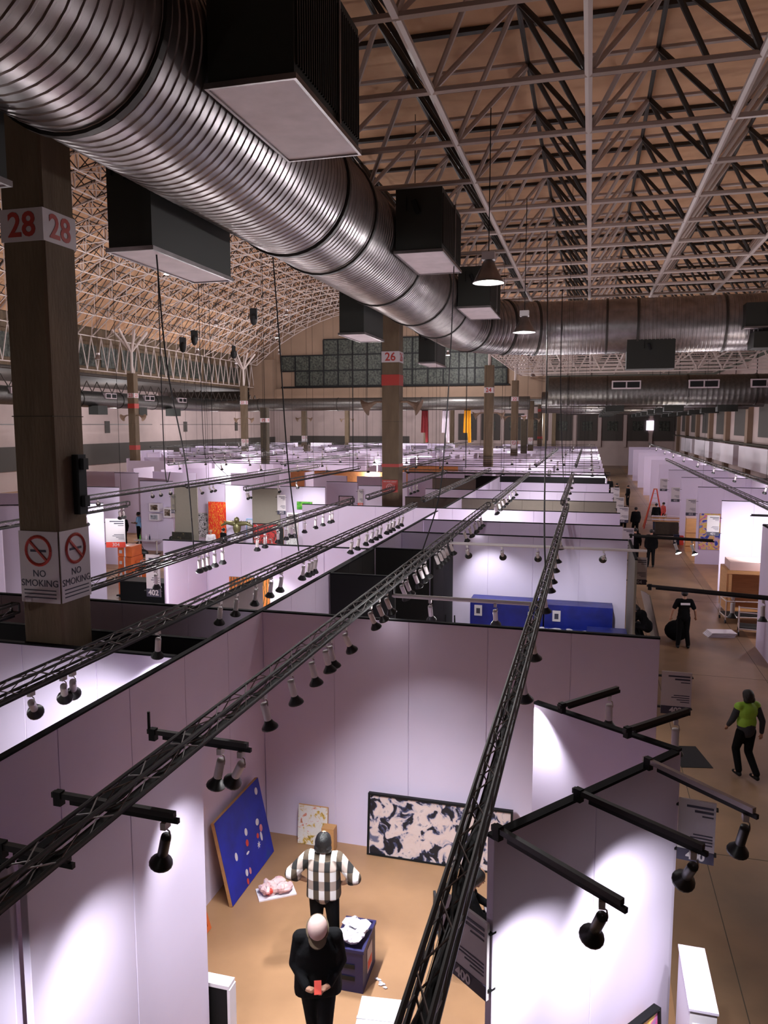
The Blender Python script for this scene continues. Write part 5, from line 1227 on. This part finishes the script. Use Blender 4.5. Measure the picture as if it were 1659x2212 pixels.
# right side objects
t = thing('plywood_crate', 'big open plywood crate at the right edge of the aisle', 'crate', (4.75, 28.2, 0)); b = MB()
b.box((0, 0, .1), (.06, 1.4, 1.55)).box((.06, 1.34, .1), (2.6, 1.4, 1.55)).box((2.54, 0, .1), (2.6, 1.34, 1.55)).box((.06, 0, .1), (2.54, 1.34, .16)).box((.06, 0, 1.49), (2.54, 1.34, 1.55)); b.build('carcase', 'wood', t)
for x in (.06, 1.25, 2.44): MB().box((x, -.03, .1), (x+.1, .02, 1.55)).build('batten', 'wood', t)
MB().box((.0, -.04, 1.45), (2.6, -.01, 1.57)).build('top_batten', 'wood', t)
for x in (.2, 1.2, 2.2): MB().box((x, .1, 0), (x+.15, 1.3, .1)).build('skid', 'wood', t)
MB().box((0.1, .1, 1.56), (2.5, 1.2, 1.85)).build('wrapped_slab', 'cap_pink', t)
t = thing('tall_crate', 'tall narrow wooden crate against the fourth right wall', 'crate', (5.0, 42.0, 0)); MB().box((0, 0, 0), (.75, .5, 1.75)).build('body', 'wood', t); MB().box((-.02, -.02, 1.75), (.77, .52, 1.8)).build('lid', 'cap_pink', t)
for z in (.3, 1.0): MB().box((-.01, -.03, z), (.76, -.001, z+.08)).build('batten', 'wood', t)
def cart(x, y, lb, rz=0):
    t = thing('metal_dolly', lb, 'cart', (x, y, 0), rz); 
    for z in (.22, .75): 
        b = MB(); b.bar((0, 0, z), (1.3, 0, z), .02, 6).bar((1.3, 0, z), (1.3, .7, z), .02, 6).bar((1.3, .7, z), (0, .7, z), .02, 6).bar((0, .7, z), (0, 0, z), .02, 6); b.build('rail', 'frame_paint', t)
    for px in (0, 1.3):
        for py in (0, .7): MB().bar((px, py, .1), (px, py, .8), .018, 6).build('post', 'frame_paint', t); MB().bar((px-.02, py, .06), (px+.02, py, .06), .06, 10).build('wheel', 'rubber', t)
    MB().box((.02, .02, .23), (1.28, .68, .26)).build('deck', 'black', t); return t
cart(4.55, 26.9, 'upper metal dolly in front of the plywood crate', .1); cart(4.7, 25.4, 'nearer metal dolly at the right edge', -.15)
t = thing('folded_sheets', 'white folded sheets on the floor at the right wall corner', 'sheets', (3.75, 24.9, 0), .2)
for k in range(5): MB().box((0+.03*k, 0, k*.03), (.8+.02*k, .5, k*.03+.02)).build('sheet', 'white', t)
t = thing('tilted_panel', 'dark panel tilted on a hand cart left of the man in black', 'panel', (2.15, 24.35, 0), .3); o = MB().box((-.02, -.35, 0), (.02, .35, 1.5)).build('board', 'panel_grey', t); o.rotation_euler = (0, -.25, 0)
t = thing('black_sack', 'black sack lying behind the tilted panel', 'sack', (2.75, 24.3, 0)); MB().ell((0, 0, .32), (.36, .28, .32), 12, 8).build('sack', 'cloth_black', t, smooth=True); MB().cap((0, 0, .58), (.05, 0, .72), .07, .03).build('neck', 'cloth_black', t)
t = thing('crouch_papers', 'white and yellow papers in front of the crouching person', 'papers', (1.75, 22.9, 0)); MB().box((-.3, -.2, 0), (.0, .2, .03)).build('paper', 'white', t); MB().box((.05, -.2, 0), (.25, .2, .04)).build('paper', 'yellow', t)
t = thing('step_ladder', 'tall red orange A frame ladder in the aisle', 'ladder', (4.1, 50.6, 0)); t.scale = (.8, .8, .82)
for sx in (-1, 1): MB().bar((sx*.75, 0, 0), (sx*.10, 0, 3.1), .045, 6).build('rail', 'redbright', t); MB().bar((sx*.75, 1.1, 0), (sx*.10, .1, 3.1), .04, 6).build('rear_rail', 'orange', t)
for k in range(8): MB().box((-.66+.075*k, -.05, .35*k+.3), (.66-.075*k, .06, .35*k+.34)).build('step', 'frame_paint', t)
MB().box((-.14, -.06, 3.08), (.14, .18, 3.14)).build('top_cap', 'orange', t)
t = thing('loaded_cart', 'flat cart loaded with dark cartons at the foot of the ladder', 'cart', (3.75, 46.2, 0)); MB().box((0, 0, .2), (1.5, 1.2, .26)).build('deck', 'black', t); MB().box((.1, .1, .27), (1.35, 1.0, .95)).build('carton', 'conc_dark', t)
for k in range(4): o = MB().box((-.1, .15+.2*k, 0), (1.5, .25+.2*k, .06)).build('plank', 'white' if k % 2 else 'wood', t, (0, 0, 1.0+.07*k)); 
for px in (.15, 1.35):
    for py in (.15, 1.05): MB().bar((px-.03, py, .1), (px+.03, py, .1), .1, 10).build('wheel', 'rubber', t)
t = thing('blue_bin', 'small blue and red bin by the third right wall', 'bin', (4.65, 44.2, 0)); MB().box((0, 0, 0), (.28, .3, .55)).build('body', 'cloth_navy', t); MB().box((.29, 0, 0), (.5, .3, .5)).build('red_side', 'redbright', t)
t = thing('floor_mat', 'dark flat mat on the aisle floor by the slanted wall', 'mat', (2.1, 15.6, 0), .2); MB().box((-.3, -.5, 0.002), (.3, .5, .012)).build('mat', 'black', t)
t = thing('junction_panel', 'black panel high on the right side of column 28', 'panel', (-6.66, 8.78, 5.4)); MB().box((0, -.08, 0), (.10, .08, .8)).build('casing', 'black', t); MB().box((.1, -.05, .6), (.16, .05, .75)).build('lever', 'black', t); MB().box((.1, -.05, .1), (.16, .05, .25)).build('lever', 'black', t)
# ---- lettering to real meshes
bpy.context.view_layer.update(); dg = bpy.context.evaluated_depsgraph_get()
for o in [o for o in COL.objects if o.type == 'FONT']:
    me = bpy.data.meshes.new_from_object(o.evaluated_get(dg)); n_ = o.name; par = o.parent; mw = (o.location.copy(), o.rotation_euler.copy(), o.scale.copy()); o.name = 'old'
    q = bpy.data.objects.new(n_, me); COL.objects.link(q); q.parent = par; q.location, q.rotation_euler, q.scale = mw
    bpy.data.objects.remove(o)
